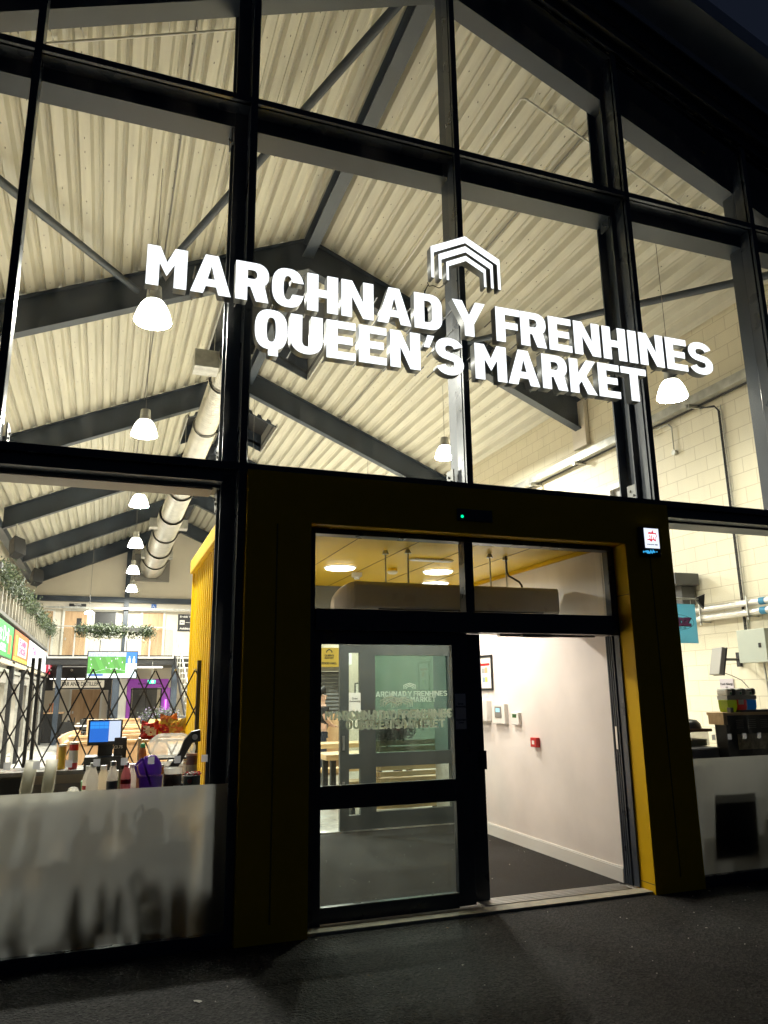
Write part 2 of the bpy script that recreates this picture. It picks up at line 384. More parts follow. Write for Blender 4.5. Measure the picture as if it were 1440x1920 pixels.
# ridge beam, eaves beams, braces
MB().box(XR-.1, XR+.1, .35, YB, 9.28, 9.30).box(XR-.012, XR+.012, .35, YB, 9.30, 9.54).box(XR-.1, XR+.1, .35, YB, 9.54, 9.56).build('ridge_beam', M['steel'], hall)
for a, b in (((-2.6, .35, rz_(-2.6, -.35)), (.08, 5.9, rz_(.08, -.35))), ((2.66, .35, rz_(2.66, -.35)), (.22, 5.9, rz_(.22, -.35))), ((8.3, .35, rz_(8.3, -.35)), (5.85, 5.9, rz_(5.85, -.35)))):
    MB().tube(a, b, .055, 14).build('roof_brace', M['steel'], hall, smooth=True)
for y in (6, 12, 18, 24):
    MB().box(XW-.1, XW-.02, y-.22, y+.22, rz_(XW, -.95), rz_(XW, -.02)).build('haunch_plate', M['cream'], hall)
MB().box(XL_-.7, XL_-.45, .3, YB, rz_(XL_-.6, -.55), rz_(XL_-.6, -.35)).build('eaves_beam', M['steel'], hall)
# walls
MB().box(XW, XW+.2, .2, YB, 0, rz_(XW, .1)).build('side_wall', M['block'], hall)
MB().box(XL_-1.1, XL_-.9, .2, YB, 0, rz_(XL_-.9, .1)).build('side_wall', M['cream'], hall)
gb = MB(); gp = [(XL_-1, 0), (XW+.1, 0), (XW+.1, rz_(XW, .05)), (XR, rz_(XR, .05)), (XL_-1, rz_(XL_-1, .05))]
gb.prism(gp, lambda x, z: (x, YB, z), lambda x, z: (x, YB+.2, z)).build('gable_wall', M['cream'], hall)
MB().box(XL_-.9, XW, YB-.25, YB-.05, 5.72, 5.95).build('tie_beam', M['steel'], hall)
MB().box(.62, .82, YB-.3, YB-.06, 3.1, 8.6).build('gable_post', M['steel'], hall)
MB().box(XL_-.9, .9, YB-.5, YB-.42, 5.38, 5.46).box(.9, 5, YB-.5, YB-.42, 5.38, 5.46).build('service_tray', M['galv'], hall)
# slab of far first floor with dark edge beam
MB().box(XL_-.9, 5, 24, YB, 2.86, 3.10).build('upper_floor_slab', M['dgrey'], hall)
MB().box(XL_-.9, 2.45, 23.9, 24, 2.78, 3.12).build('edge_beam', M['matt'], hall)
MB().box(-1.62, -1.45, 24.1, 24.4, 0, 2.8).build('floor_post', M['steel'], hall)
MB().box(.3, .55, 24.1, 24.35, 0, 2.8).build('floor_post', M['steel'], hall)
MB().box(2.38, 2.6, 24.1, 24.35, 0, 2.8).build('floor_post', M['steel'], hall)
# verge: stepped dark flashings outside the glass
rake(MB(), [(.03, .0), (-.02, .0), (-.02, .385), (-.06, .385), (-.06, .60), (-.11, .60), (-.11, .64), (.03, .64)], XL_-1.6, XW+.9).build('verge_flashing', M['frame'], hall)
rake(MB(), [(-.02, .386), (-.0215, .372), (-.058, .384)], XL_-1.6, XW+.9).build('verge_trim', M['alu'], hall)
rake(MB(), [(-.11, .60), (-.125, .60), (-.125, .69), (-.48, .83), (-.48, 1.05), (-.11, 1.05)], XL_-1.6, XW+1.2).build('verge_fascia', mat('verge_grey_paint', (.50, .56, .60), .5, var=.1), hall)

# ================= curtain wall =================
cw = thing('curtain_wall', 'dark framed glazed gable front in tall mullioned bays', 'glazed facade')
MX = [-2.65, -.86, .926, 2.94, 4.97, 6.74, 8.51]
TZ = [(6.885, 6.945), (3.432, 3.492)]
for i, x in enumerate(MX):
    zb = 3.46 if i == 3 else 0
    zt = rz_(x, .01)
    mb = MB().box(x-.03, x+.03, 0, .03, zb, zt).box(x-.026, x+.026, .056, .19, zb, zt).box(x-.012, x+.012, .03, .056, zb, zt)
    mb.build('mullion', M['frame'], cw, bevel=.003)
for i, (z0, z1) in enumerate(TZ):
    MB().box(XL_, MX[-1], .002, .031, z0, z1).box(XL_, MX[-1], .058, .18, z0+.004, z1-.004).box(XL_, MX[-1], .031, .058, z0+.02, z1-.02).build('transom', M['frame'], cw)
for x0, x1 in ((XL_, .90), (5.04, MX[-1])):
    MB().box(x0, x1, -.004, .17, .0, .085).build('bottom_rail', M['frame'], cw)
# steel posts behind
def ipost(x, wf, y0, y1, zb):
    zt = rz_(x, -.3)
    return MB().box(x-wf/2, x+wf/2, y0, y0+.018, zb, zt).box(x-wf/2, x+wf/2, y1-.018, y1, zb, zt).box(x-.008, x+.008, y0+.018, y1-.018, zb, zt)
for x, wf, zb in ((.89, .21, 0), (5.0, .21, 0)):
    ipost(x, wf, .2, .46, zb).build('post', M['steel'], cw)
for x in (2.965, 6.76):
    MB().box(x-.035, x+.035, .2, .37, 3.5, rz_(x, -.3)).build('post', M['steel'], cw)
# horizontal steel beams behind upper transom (I) and lower transom (box)
MB().box(XL_, XW, .2, .46, 7.0, 7.02).box(XL_, XW, .322, .338, 6.77, 7.0).box(XL_, XW, .2, .46, 6.75, 6.77).build('wind_beam', M['steel'], cw)
for x0, x1 in ((XL_, .78), (5.11, XW)):
    MB().box(x0, x1, .19, .44, 3.32, 3.49).box(x0, x1, .06, .19, 3.34, 3.432).build('lower_beam', M['steel'], cw)
MB().box(XL_, .72, .19, .44, 3.30, 3.315).build('beam_soffit', mat('beam_soffit_lit', (.30, .27, .22), .5), cw)  # underside plate coloured lighter than the beam, light from below put in
# cleats with bolts
def cleat(x, y, z, sg=1):
    mb = MB().box(x, x+.012*sg, y, y+.14, z, z+.16)
    for k in (0, 1): mb.tube((x-.008*sg, y+.045+.05*k, z+.05+.05*k), (x+.024*sg, y+.045+.05*k, z+.05+.05*k), .012, 6)
    return mb
for x, z, s_ in ((.77, 6.6, -1), (.77, 3.55, -1), (4.88, 6.62, -1), (4.92, 3.55, -1), (4.9, 8.35, -1), (6.69, 7.6, -1), (2.89, 3.52, -1), (-.82, 3.55, 1), (.77, 3.15, -1)):
    cleat(x, .22, z, s_).build('cleat', M['galvd'] if z < 4 else M['steel'], cw)
# glass panes
def pane(name, poly, m_, y=.042, t=.012):
    return MB().prism(poly, lambda x, z: (x, y, z), lambda x, z: (x, y+t, z))
for x0, x1 in zip(MX, MX[1:]):
    a, b = x0+.013, x1-.013
    rows = [(3.47, 6.91)]
    if not (.9 < x0 < 4.9): rows.insert(0, (.08, 3.45))
    for z0, z1 in rows:
        MB().quad((a, .045, z0), (b, .045, z0), (b, .045, z1), (a, .045, z1)).build('glass_pane', M['glass'], cw)
    MB().add([(a, .045, 6.93), (b, .045, 6.93), (b, .045, rz_(b, -.005)), (a, .045, rz_(a, -.005))], [(0, 1, 2, 3)]).build('glass_pane', M['glass'], cw)
for x0, x1 in ((XL_, .90), (5.04, 6.72), (6.76, 8.49)):
    MB().quad((x0, .0495, .085), (x1, .0495, .085), (x1, .0495, 1.065), (x0, .0495, 1.065)).build('frosted_film', M['frost'], cw)
for x in (-.57, -.39, -.19, -.01, .17, .35, .53, .72):
    MB().quad((x-.02, .036, 1.222), (x+.025, .036, 1.222), (x+.025, .036, 1.272), (x-.02, .036, 1.272)).build('marker_square', M['tape'], cw)
for x in (5.35, 5.54, 5.72, 5.9, 6.1):
    MB().quad((x, .036, 1.222), (x+.045, .036, 1.222), (x+.045, .036, 1.272), (x, .036, 1.272)).build('marker_square', M['tape'], cw)

# ================= entrance portal =================
po = thing('entrance_portal', 'yellow box portal around the doorway, its unlit front almost black', 'doorway surround')
MB().box(.962, 1.48, -.045, .2, .0, 3.43).build('jamb', M['yellow'], po)
MB().box(4.505, 5.035, -.045, .2, .0, 3.43).build('jamb', M['yellow'], po)
MB().box(1.48, 4.505, -.045, .2, 3.02, 3.43).build('head', M['yellow'], po)
for x in (1.205, 4.775): MB().box(x-.006, x+.006, -.0475, -.0452, .12, 3.0).build('front_joint', mat('joint_dark_yellow', (.20, .14, .015), .6), po)  # joints drawn as thin strips in a darker yellow
for z in (2.545, .075): MB().box(4.5035, 4.5048, -.04, .2, z, z+.005).build('panel_joint', M['ink'], po)
B('door_sensor', (2.77, 3.11, -.062, -.0455, 3.13, 3.235), M['frame'], po, bevel=.006)
tag(po, None)
MB().tube((2.815, -.0645, 3.165), (2.815, -.0622, 3.165), .013, 12).build('sensor_led', emis('green_led', (.0, 1, .35), 1.3), po)

# doorbell style lit display
dp = thing('lit_notice_unit', 'black wall unit with a glowing white screen on the right jamb of the portal', 'display', (0, -.025, 0))
MB().box(4.645, 4.885, -.06, -.021, 2.905, 3.19).build('casing', M['black'], dp, bevel=.02)
B('screen', (4.70, 4.865, -.0632, -.0602, 2.985, 3.175), emis('white_screen', (.80, .86, 1.0), .95), dp)
sr = emis('screen_red', (.75, .04, .06), .8)
spl = [(.0, .01), (.03, .03), (.01, .06), (.03, .09), (.06, .085), (.075, .11), (.085, .08), (.11, .085), (.12, .05), (.10, .03), (.105, .0), (.07, .015), (.05, -.005), (.03, .01)]
mesh_obj('red_splash', curve_mesh([spl], .0012), sr, dp, (4.722, -.0642, 3.05), FRONT)
mesh_obj('screen_lettering', text_mesh('STFP', .062, .0012, .0035, .10), emis('white_letter', (.95, .96, 1), 1.0), dp, (4.782, -.0655, 3.093), FRONT)
mesh_obj('screen_caption', text_mesh('SCAN & PAY HERE', .016, .001, .0005, .12), M['ink'], dp, (4.783, -.0642, 3.018), FRONT)
mb = MB()
for i in range(12):
    a = 4.67+.014*i; mb.box(a, a+.009, -.0625, -.0601, 2.93+random.random()*.02, 2.95+random.random()*.022)
mb.build('blue_glow_strip', emis('blue_led', (.05, .45, .9), .9), dp)

# ================= entrance doors =================
dr = thing('entrance_doors', 'dark aluminium sliding doors under two fanlights, the right hand leaf open', 'door')
FR = M['frame']
MB().box(1.483, 1.56, .121, .22, .002, 3.018).box(4.486, 4.503, .14, .22, .02, 2.185).box(4.43, 4.503, .14, .22, 2.186, 3.018).box(1.56, 4.445, .1, .22, 2.975, 3.018).build('outer_frame', FR, dr, bevel=.003)
MB().box(2.90, 2.985, .1, .22, 2.36, 2.975).build('fanlight_mullion', FR, dr, bevel=.003)
MB().box(1.56, 4.445, .1, .32, 2.185, 2.36).build('operator_box', FR, dr, bevel=.004)
for x0, x1 in ((1.56, 2.90), (2.985, 4.445)):
    MB().quad((x0, .2, 2.36), (x1, .2, 2.36), (x1, .2, 2.975), (x0, .2, 2.975)).build('fanlight', M['dglass'], dr)
# fixed screen (left)
MB().box(1.56, 1.63, .17, .23, .001, 2.185).box(2.78, 2.93, .17, .23, .03, 2.185).box(1.63, 2.78, .17, .23, 2.08, 2.185).box(1.63, 2.78, .17, .23, .82, .99).box(1.63, 2.78, .17, .23, .02, .13).build('fixed_screen_frame', FR, dr, bevel=.003)
MB().box(1.635, 2.775, .16, .17, .985, .995).box(1.635, 2.775, .16, .17, .125, .135).build('glazing_bead', mat('bead_grey', (.12, .13, .13), .3), dr)
for z0, z1 in ((.13, .82), (.99, 2.08)):
    MB().quad((1.63, .2, z0), (2.78, .2, z0), (2.78, .2, z1), (1.63, .2, z1)).build('door_glass', M['dglass'], dr)
# sliding leaf parked behind
MB().box(2.95, 3.095, .25, .30, .03, 2.18).box(1.57, 1.652, .25, .30, .013, 2.18).box(1.652, 2.95, .25, .30, 2.1, 2.18).box(1.652, 2.95, .25, .30, .84, .97).box(1.652, 2.95, .25, .30, .03, .10).build('sliding_leaf_frame', FR, dr, bevel=.003)
for z0, z1 in ((.10, .84), (.97, 2.1)):
    MB().quad((1.652, .275, z0), (2.95, .275, z0), (2.95, .275, z1), (1.652, .275, z1)).build('door_glass', M['dglass'], dr)
mb = MB().box(4.48, 4.502, .221, .34, .02, 2.185)
for k in range(4): mb.box(4.473, 4.48, .225+.03*k, .235+.03*k, .02, 2.185)
mb.build('lock_jamb', M['frame'], dr)
MB().box(4.469, 4.473, .26, .285, 1.16, 1.36).build('strike_plate', M['alu'], dr)
MB().box(3.05, 3.1, .222, .248, 1.05, 1.2).build('leaf_handle', M['matt'], dr)
B('sill_stone', (1.482, 4.503, -.012, .12, .0, .022), M['stone'], dr)
mb = MB().box(2.98, 4.4, .125, .33, .001, .020)
for k in range(5): mb.box(2.98, 4.4, .135+.04*k, .15+.04*k, .020, .028)
mb.build('threshold', M['alu'], dr)
MB().box(3.3, 4.3, .25, .31, 2.168, 2.184).box(3.5, 3.8, .2, .26, 2.16, 2.184).build('head_sensor', M['galv'], dr)
# bilingual paper notices on the leaf edge
for nm, x, y in (('notice', 2.845, .168),):
    B('paper_notice', (2.795, 2.895, y-.001, y, 1.385, 1.675), M['paper'], dr)
    for s_, z in (('Drws\nAwtomatig', 1.58), ('Automatic\nDoor', 1.45)):
        mesh_obj('notice_lettering', text_mesh(s_, .022, .001, .0004), M['ink'], dr, (2.846, y-.002, z), FRONT)

# ---------------- big letters ----------------
def arc(cx, cy, rx, ry, a0, a1, n=12, e=2.0):
    out = []
    for i in range(n+1):
        a = R(a0+(a1-a0)*i/n); c, s = math.cos(a), math.sin(a)
        out.append((cx+rx*math.copysign(abs(c)**(2/e), c), cy+ry*math.copysign(abs(s)**(2/e), s)))
    return out
def stroke(path, hx, hy):
    L, Rr = [], []
    for i, p in enumerate(path):
        a = path[max(0, i-1)]; b = path[min(len(path)-1, i+1)]
        t = Vector((b[0]-a[0], b[1]-a[1])).normalized(); n = (-t.y, t.x)
        L.append((p[0]+n[0]*hx, p[1]+n[1]*hy)); Rr.append((p[0]-n[0]*hx, p[1]-n[1]*hy))
    return L+Rr[::-1]
def glyph(ch, w, s=.27, h=.20):
    if ch == 'I': return [[(0, 0), (0, 1), (w, 1), (w, 0)]]
    if ch == 'E': return [[(0, 0), (0, 1), (w, 1), (w, 1-h), (s, 1-h), (s, .6), (w*.9, .6), (w*.9, .6-h), (s, .6-h), (s, h), (w, h), (w, 0)]]
    if ch == 'F': return [[(0, 0), (0, 1), (w, 1), (w, 1-h), (s, 1-h), (s, .59), (w*.9, .59), (w*.9, .59-h), (s, .59-h), (s, 0)]]
    if ch == 'H': return [[(0, 0), (0, 1), (s, 1), (s, .6), (w-s, .6), (w-s, 1), (w, 1), (w, 0), (w-s, 0), (w-s, .39), (s, .39), (s, 0)]]
    if ch == 'T': return [[(w/2-s/2, 0), (w/2-s/2, 1-h), (0, 1-h), (0, 1), (w, 1), (w, 1-h), (w/2+s/2, 1-h), (w/2+s/2, 0)]]
    if ch == 'N': return [[(0, 0), (0, 1), (s, 1), (w-s*.98, .44), (w-s*.98, 1), (w, 1), (w, 0), (w-s, 0), (s*.98, .56), (s*.98, 0)]]
    if ch == 'M': return [[(0, 0), (0, 1), (s, 1), (w/2, .62), (w-s, 1), (w, 1), (w, 0), (w-s, 0), (w-s, .58), (w/2, .27), (s, .58), (s, 0)]]
    if ch == 'A': return [[(0, 0), (.34*w, 1), (.66*w, 1), (w, 0), (w-.29, 0), (w-.345, .19), (.345, .19), (.29, 0)], [(w/2, .72), (.39*w+.02, .38), (.61*w-.02, .38)]]
    if ch == 'Y': return [[(w/2-s/2, 0), (w/2-s/2, .36), (0, 1), (.29, 1), (w/2, .60), (w-.29, 1), (w, 1), (w/2+s/2, .36), (w/2+s/2, 0)]]
    if ch == 'K': return [[(0, 0), (0, 1), (s, 1), (s, .60), (w-.31, 1), (w-.0, 1), (w*.62, .53), (w, 0), (w-.32, 0), (w*.43, .36), (s, .24), (s, 0)]]
    if ch == "'": return [[(.02, .66), (.42*w, 1), (w, 1), (.55*w, .66)]]
    if ch == 'D': return [[(0, 0), (0, 1)]+arc(w-.34, .66, .34, .34, 90, 0, 8, 2.3)+arc(w-.34, .34, .34, .34, 0, -90, 8, 2.3), [(s, h)]+arc(w-s-.12, .34, .12, .34-h, -90, 0, 6)+arc(w-s-.12, .66, .12, .34-h, 0, 90, 6)+[(s, 1-h)]]
    if ch == 'R':
        return [[(0, 0), (0, 1)]+arc(w-.31, .69, .31, .31, 90, 0, 8, 2.2)+arc(w-.31, .67, .31, .29, 0, -50, 5, 2.2)+[(w, 0), (w-.30, 0), (max(s+.03, w-.44), .36), (s, .36), (s, 0)], [(s, .57)]+arc(w-s-.09, .685, .09, .115, -90, 90, 8)+[(s, .80)]]
    if ch == 'C':
        return [arc(w/2, .5, w/2, .515, 24, 336, 36, 2.5)+[(w, .34), (w-s*.98, .34)]+arc(w/2, .5, w/2-s, .515-h, 325, 35, 30, 2.4)+[(w-s*.98, .66), (w, .66)]]
    if ch == 'U':
        return [stroke([(s/2, 1), (s/2, .6)]+arc(w/2, .36, w/2-s/2, .36-h/2, 180, 360, 18, 2.2)+[(w-s/2, .6), (w-s/2, 1)], s/2, h/2)]
    if ch == 'Q':
        return [arc(w/2, .5, w/2, .51, 0, 350, 34, 2.6), arc(w/2, .5, w/2-s, .51-h, 0, 350, 34, 2.6)]
    if ch == 'S':
        rx, ry = w/2-s/2+.01, (.5-h/2)/2+.005
        top = arc(w/2, .5+ry, rx, ry, 15, 235, 16, 2.15); bot = arc(w/2, .5-ry, rx, ry, 55, -165, 16, 2.15)
        return [stroke(top+bot, s/2*.98, h/2*1.05)]
L1 = [('M', .091, .397), ('A', .427, .745), ('R', .778, 1.048), ('C', 1.074, 1.341), ('H', 1.37, 1.638), ('N', 1.667, 1.955), ('A', 1.987, 2.302), ('D', 2.332, 2.598), ('Y', 2.70, 3.03), ('F', 3.135, 3.386), ('R', 3.39, 3.662), ('E', 3.69, 3.94), ('N', 3.967, 4.26), ('H', 4.29, 4.562), ('I', 4.588, 4.69), ('N', 4.718, 5.01), ('E', 5.04, 5.30), ('S', 5.325, 5.62)]
L2 = [('Q', .944, 1.21), ('U', 1.236, 1.506), ('E', 1.539, 1.792), ('E', 1.82, 2.069), ('N', 2.101, 2.38), ("'", 2.405, 2.515), ('S', 2.526, 2.792), ('M', 2.906, 3.223), ('A', 3.235, 3.562), ('R', 3.592, 3.862), ('K', 3.888, 4.184), ('E', 4.205, 4.449), ('T', 4.47, 4.765)]
sgn = thing('illuminated_sign', 'big glowing white channel letters and roof shaped emblem on the glass front', 'sign')
face_m = emis('sign_face_light', (.93, .97, 1.0), L_SIGN); ret_m = mat('sign_return_grey', (.17, .18, .185), .45, var=.05)
CAPH, SY, SDEP = .343, -.25, .085
def place_letter(cont, x, z, name='letter', dep=SDEP, y=SY):
    me = curve_mesh(cont, dep)
    me.materials.append(face_m); me.materials.append(ret_m)
    for p in me.polygons: p.material_index = 0 if p.normal.z > .5 else 1
    o = bpy.data.objects.new(name, me); col.objects.link(o); o.rotation_euler = FRONT; o.location = (x, y+dep/2, z); o.parent = sgn
    return o
for line, bz in ((L1, 4.78), (L2, 4.382)):
    for ch, x0, x1 in line:
        wd = (x1-x0)/CAPH
        lo = place_letter([[(a*CAPH, b*CAPH) for a, b in c] for c in glyph(ch, wd, .28 if ch != 'I' else wd)], x0, bz)
        so = SO if (SO := globals().get('SO')) else MB().tube((0, 0, 0), (0, 0, -.2), .006, 6).build('stand_off', M['dgrey'], lo)
        for k_, zz in enumerate((.08, .28)):
            c_ = so if so.parent is lo and k_ == 0 else so.copy()
            if c_ is not so: col.objects.link(c_)
            c_.parent = lo; c_.location = (.04, zz, -.045)
        globals()['SO'] = so
        if ch == 'Q': place_letter([[(.42*(x1-x0), -.055), (.42*(x1-x0), .045), (.72*(x1-x0), .045), (.72*(x1-x0), -.055)]], x0, bz, 'letter_tail', SDEP-.004, SY+.002)
for ax, az, hw, ez, t, u in ((2.857, 5.785, .35, 5.61, .028, .07), (2.857, 5.682, .275, 5.545, .027, .062), (2.857, 5.583, .20, 5.482, .023, .052)):
    c = [(ax-hw, 5.30), (ax-hw, ez), (ax, az), (ax+hw, ez), (ax+hw, 5.30), (ax+hw-t, 5.30), (ax+hw-t, ez-u+.012), (ax, az-u), (ax-hw+t, ez-u+.012), (ax-hw+t, 5.30)]
    place_letter([c], 0, 0, 'roof_chevron')
MB().path([(2.50, -.17, 5.29), (2.52, -.16, 5.26), (2.56, -.16, 5.275), (2.62, -.16, 5.26), (2.66, -.17, 5.29)], .004, 6).path([(2.51, -.16, 5.27), (2.49, -.13, 5.22), (2.49, -.1, 5.14)], .006, 6).build('cable', M['ink'], sgn)

# ================= lobby box =================
lb = thing('entrance_lobby', 'enclosed entrance lobby with pale walls and a yellow panelled ceiling, ribbed yellow outside', 'lobby')
MB().box(4.5045, 4.62, .2, .34, 0, 3.4).box(4.5, 4.62, .34, 4.5, 0, 3.4).build('lobby_wall', M['lobbywall'], lb)
MB().box(1.35, 1.482, .2, .34, 0, 3.4).box(1.35, 1.5, .34, 4.5, 0, 3.4).build('lobby_wall', M['lobbywall'], lb)
MB().box(1.5, 4.5, .22, 3.9, 3.07, 3.12).build('lobby_ceiling', M['ceil'], lb)
mb = MB()
for x in (2.1, 2.7, 3.3, 3.9): mb.box(x, x+.006, .3, 3.9, 3.066, 3.0695)
mb.build('ceiling_joint', mat('joint_brown', (.12, .09, .03), .6), lb)
MB().box(4.47, 4.499, .34, 3.9, 3.03, 3.068).build('ceiling_trim', M['yellow'], lb)
MB().box(1.3, 4.66, .2, 4.55, 3.4, 3.45).build('lobby_roof', M['dgrey'], lb)
MB().box(4.484, 4.4995, .36, 3.75, .012, .13).box(4.49, 4.4995, .36, 3.75, .13, .142).build('skirting', M['white'], lb)
# ribbed yellow cladding on the outside of the left wall
mb = MB(); pts = []; y = .5
while y < 4.5:
    for dy, dx in ((0, 0), (.07, 0), (.095, -.05), (.165, -.05)): pts.append((y+dy, 1.10+dx))
    y += .19
for (ya, xa), (yb, xb) in zip(pts, pts[1:]): mb.quad((xa, ya, 0), (xb, yb, 0), (xb, yb, 3.3), (xa, ya, 3.3))
mb.build('ribbed_cladding', M['yellow'], lb)
MB().box(1.0, 1.36, .5, 4.62, 3.28, 3.46).box(1.03, 1.36, 4.55, 4.6, 0, 3.28).build('cladding_trim', M['yellow'], lb, bevel=.01)
# inner doors at the back of the lobby
ind = thing('inner_doors', 'inner pair of glazed sliding doors at the back of the lobby', 'door')
IF = mat('inner_door_frame', (.06, .065, .065), .4, var=.1)
MB().box(1.5, 4.5, 3.78, 3.9, 2.33, 3.07).build('header_panel', mat('header_grey', (.16, .17, .155), .5), ind)
MB().box(2.87, 2.99, 3.78, 3.84, .02, 2.33).box(3.14, 3.29, 3.78, 3.84, .02, 2.33).box(2.99, 3.14, 3.78, 3.84, 2.2, 2.33).box(2.99, 3.14, 3.78, 3.84, .02, .2).box(2.99, 3.14, 3.78, 3.84, .75, .93).build('door_leaf_frame', IF, ind)
MB().box(3.29, 3.36, 3.8, 3.88, .02, 2.33).box(4.42, 4.5, 3.8, 3.88, .02, 2.33).box(3.36, 4.42, 3.8, 3.88, 2.17, 2.33).box(3.36, 4.42, 3.8, 3.88, .76, .93).box(3.36, 4.42, 3.8, 3.88, .02, .22).build('fixed_screen_frame', IF, ind)
MB().quad((2.99, 3.81, .2), (3.14, 3.81, .2), (3.14, 3.81, 2.2), (2.99, 3.81, 2.2)).build('door_glass', M['dglass'], ind)
for z0, z1 in ((.22, .76), (.93, 2.17)):
    MB().quad((3.36, 3.84, z0), (4.42, 3.84, z0), (4.42, 3.84, z1), (3.36, 3.84, z1)).build('screen_glass', M['tglass'] if z0 > .5 else M['dglass'], ind)
B('threshold', (1.5, 3.3, 3.76, 3.9, .0, .024), M['alu'], ind)
B('paper_notice', (2.985, 3.145, 3.768, 3.77, 1.45, 1.69), M['paper'], ind)
mesh_obj('notice_lettering', text_mesh('Drws\nAwtomatig', .034, .001, .0006), M['ink'], ind, (3.065, 3.766, 1.6), FRONT)
MB().box(2.9, 2.93, 3.765, 3.78, .98, 1.16).box(2.9, 2.93, 3.765, 3.78, .48, .6).build('lock_plate', M['alu'], ind)
# vinyl lettering on the glass (door and inner door)
def vin_mat(name, c):
    m = bpy.data.materials.new(name); m.use_nodes = True; n, l = m.node_tree.nodes, m.node_tree.links; n.remove(n['Principled BSDF'])
    a = n.new('ShaderNodeBsdfDiffuse'); a.inputs[0].default_value = (*c, 1); b = n.new('ShaderNodeBsdfTranslucent'); b.inputs[0].default_value = (*c, 1)
    x = n.new('ShaderNodeMixShader'); x.inputs[0].default_value = .6; l.new(a.outputs[0], x.inputs[1]); l.new(b.outputs[0], x.inputs[2]); l.new(x.outputs[0], n['Material Output'].inputs[0]); return m
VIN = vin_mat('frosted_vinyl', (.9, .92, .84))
def vinyl(parent, xc, y, z, wd, mt=VIN):
    k = wd/5.53
    me_list = []
    mbv = bpy.data.meshes.new('vinyl')
    bm = bmesh.new()
    for line, bz in ((L1, .37), (L2, 0)):
        for ch, x0, x1 in line:
            me = curve_mesh([[(a*CAPH*k+(x0-2.857)*k, b*CAPH*k*1.0+bz*k) for a, b in c] for c in glyph(ch, (x1-x0)/CAPH, .24 if ch != 'I' else (x1-x0)/CAPH)], .0008)
            bm.from_mesh(me); bpy.data.meshes.remove(me)
    for hw, az, ez, t in ((.35, 1.02, .86, .03), (.275, .92, .79, .03), (.2, .82, .72, .03)):
        c = [(-hw, .60), (-hw, ez), (0, az), (hw, ez), (hw, .60), (hw-t, .60), (hw-t, ez-.04), (0, az-.055), (-hw+t, ez-.04), (-hw+t, .60)]
        me = curve_mesh([[(a*k*1.3, (b+.25)*k) for a, b in c]], .0008); bm.from_mesh(me); bpy.data.meshes.remove(me)
    bm.to_mesh(mbv); bm.free()
    return mesh_obj('vinyl_lettering', mbv, mt, parent, (xc, y, z), FRONT)
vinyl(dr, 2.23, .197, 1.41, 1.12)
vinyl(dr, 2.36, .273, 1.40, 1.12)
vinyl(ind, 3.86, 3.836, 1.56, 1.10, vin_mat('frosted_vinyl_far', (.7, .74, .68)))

# air curtain
ac = thing('air_curtain', 'long grey bowed air curtain hanging from thin rods above the lobby doors', 'air curtain')
prof = [(.0, .0), (.30, .0), (.34, .06), (.33, .16), (.24, .25), (.0, .27)]
mb = MB().prism([(y, z) for y, z in [(0, .03), (.02, 0), (.26, 0), (.30, .06), (.27, .18), (.18, .265), (.02, .27), (0, .24)]], lambda y, z: (2.16, .95+y, 2.455+z), lambda y, z: (4.40, .95+y, 2.455+z))
mb.build('casing', mat('air_curtain_grey', (.50, .48, .45), .30, var=.05), ac, bevel=.012)
mb = MB(); pr = [(0, .03), (.02, 0), (.26, 0), (.30, .06), (.27, .18), (.18, .265), (.02, .27), (0, .24)]
for i in range(5):
    t0, t1 = i/5, (i+1)/5
    s0, s1 = 1-.55*t0**2, 1-.55*t1**2
    mb.prism(pr, lambda y, z, t0=t0, s0=s0: (2.158-.17*t0, .95+.15+(y-.15)*s0, 2.455+(z-.02)*s0+.01), lambda y, z, t1=t1, s1=s1: (2.158-.17*t1, .95+.15+(y-.15)*s1, 2.455+(z-.02)*s1+.01))
mb.build('end_cap', mat('air_curtain_end', (.62, .58, .52), .4), ac, smooth=True)
for x, y, r_ in ((2.55, 1.15, .008), (2.75, 1.05, .010), (3.66, 1.05, .008), (3.9, 1.15, .008)):
    MB().tube((x, y, 2.70), (x, y, 3.07), r_, 8).tube((x, y, 3.03), (x, y, 3.068), .035, 12, .02).build('hanger_rod', M['galv'], ac)
MB().path([(3.88, 1.1, 3.07), (3.88, 1.1, 2.9), (3.90, 1.1, 2.86), (4.02, 1.1, 2.80), (4.05, 1.1, 2.76), (4.05, 1.1, 2.70)], .011, 8).build('supply_cable', M['ink'], ac)
MB().box(2.4, 4.2, .95, .955, 2.458, 2.47).build('grille_line', M['ink'], ac)
# ring lamps
ring_m = emis('ring_lamp_light', (1.0, .93, .80), L_RING)
for (x, y, lab) in ((2.40, 2.22, 'glowing round ring lamp nearest the left end of the air curtain'), (3.58, 2.18, 'glowing round ring lamp right of the smoke detector on the yellow ceiling'), (3.95, 3.1, 'small round ceiling lamp deep in the lobby behind the right hanger rods')):
    t = thing('ring_lamp', lab, 'ceiling lamp', (x, y, 3.066), 'ring lamps on the lobby ceiling')
    MB().lathe([(.07, -.012), (.07, -.028), (.16, -.028), (.17, -.012), (.16, 0)], n=28).build('diffuser', ring_m, t)
    sd = bpy.data.lights.new('ring_light', 'SPOT'); sd.energy = 96; sd.spot_size = R(172); sd.spot_blend = .6; sd.shadow_soft_size = 0; sd.color = (1, .93, .82)
    so_ = bpy.data.objects.new('ring_light', sd); col.objects.link(so_); so_.parent = t; so_.location = (0, 0, -.034)
    MB().lathe([(.005, -.02), (.068, -.02), (.068, 0)], n=24).lathe([(.172, -.014), (.185, -.012), (.185, 0), (.172, 0)], n=28).build('housing', M['white'], t, smooth=True)
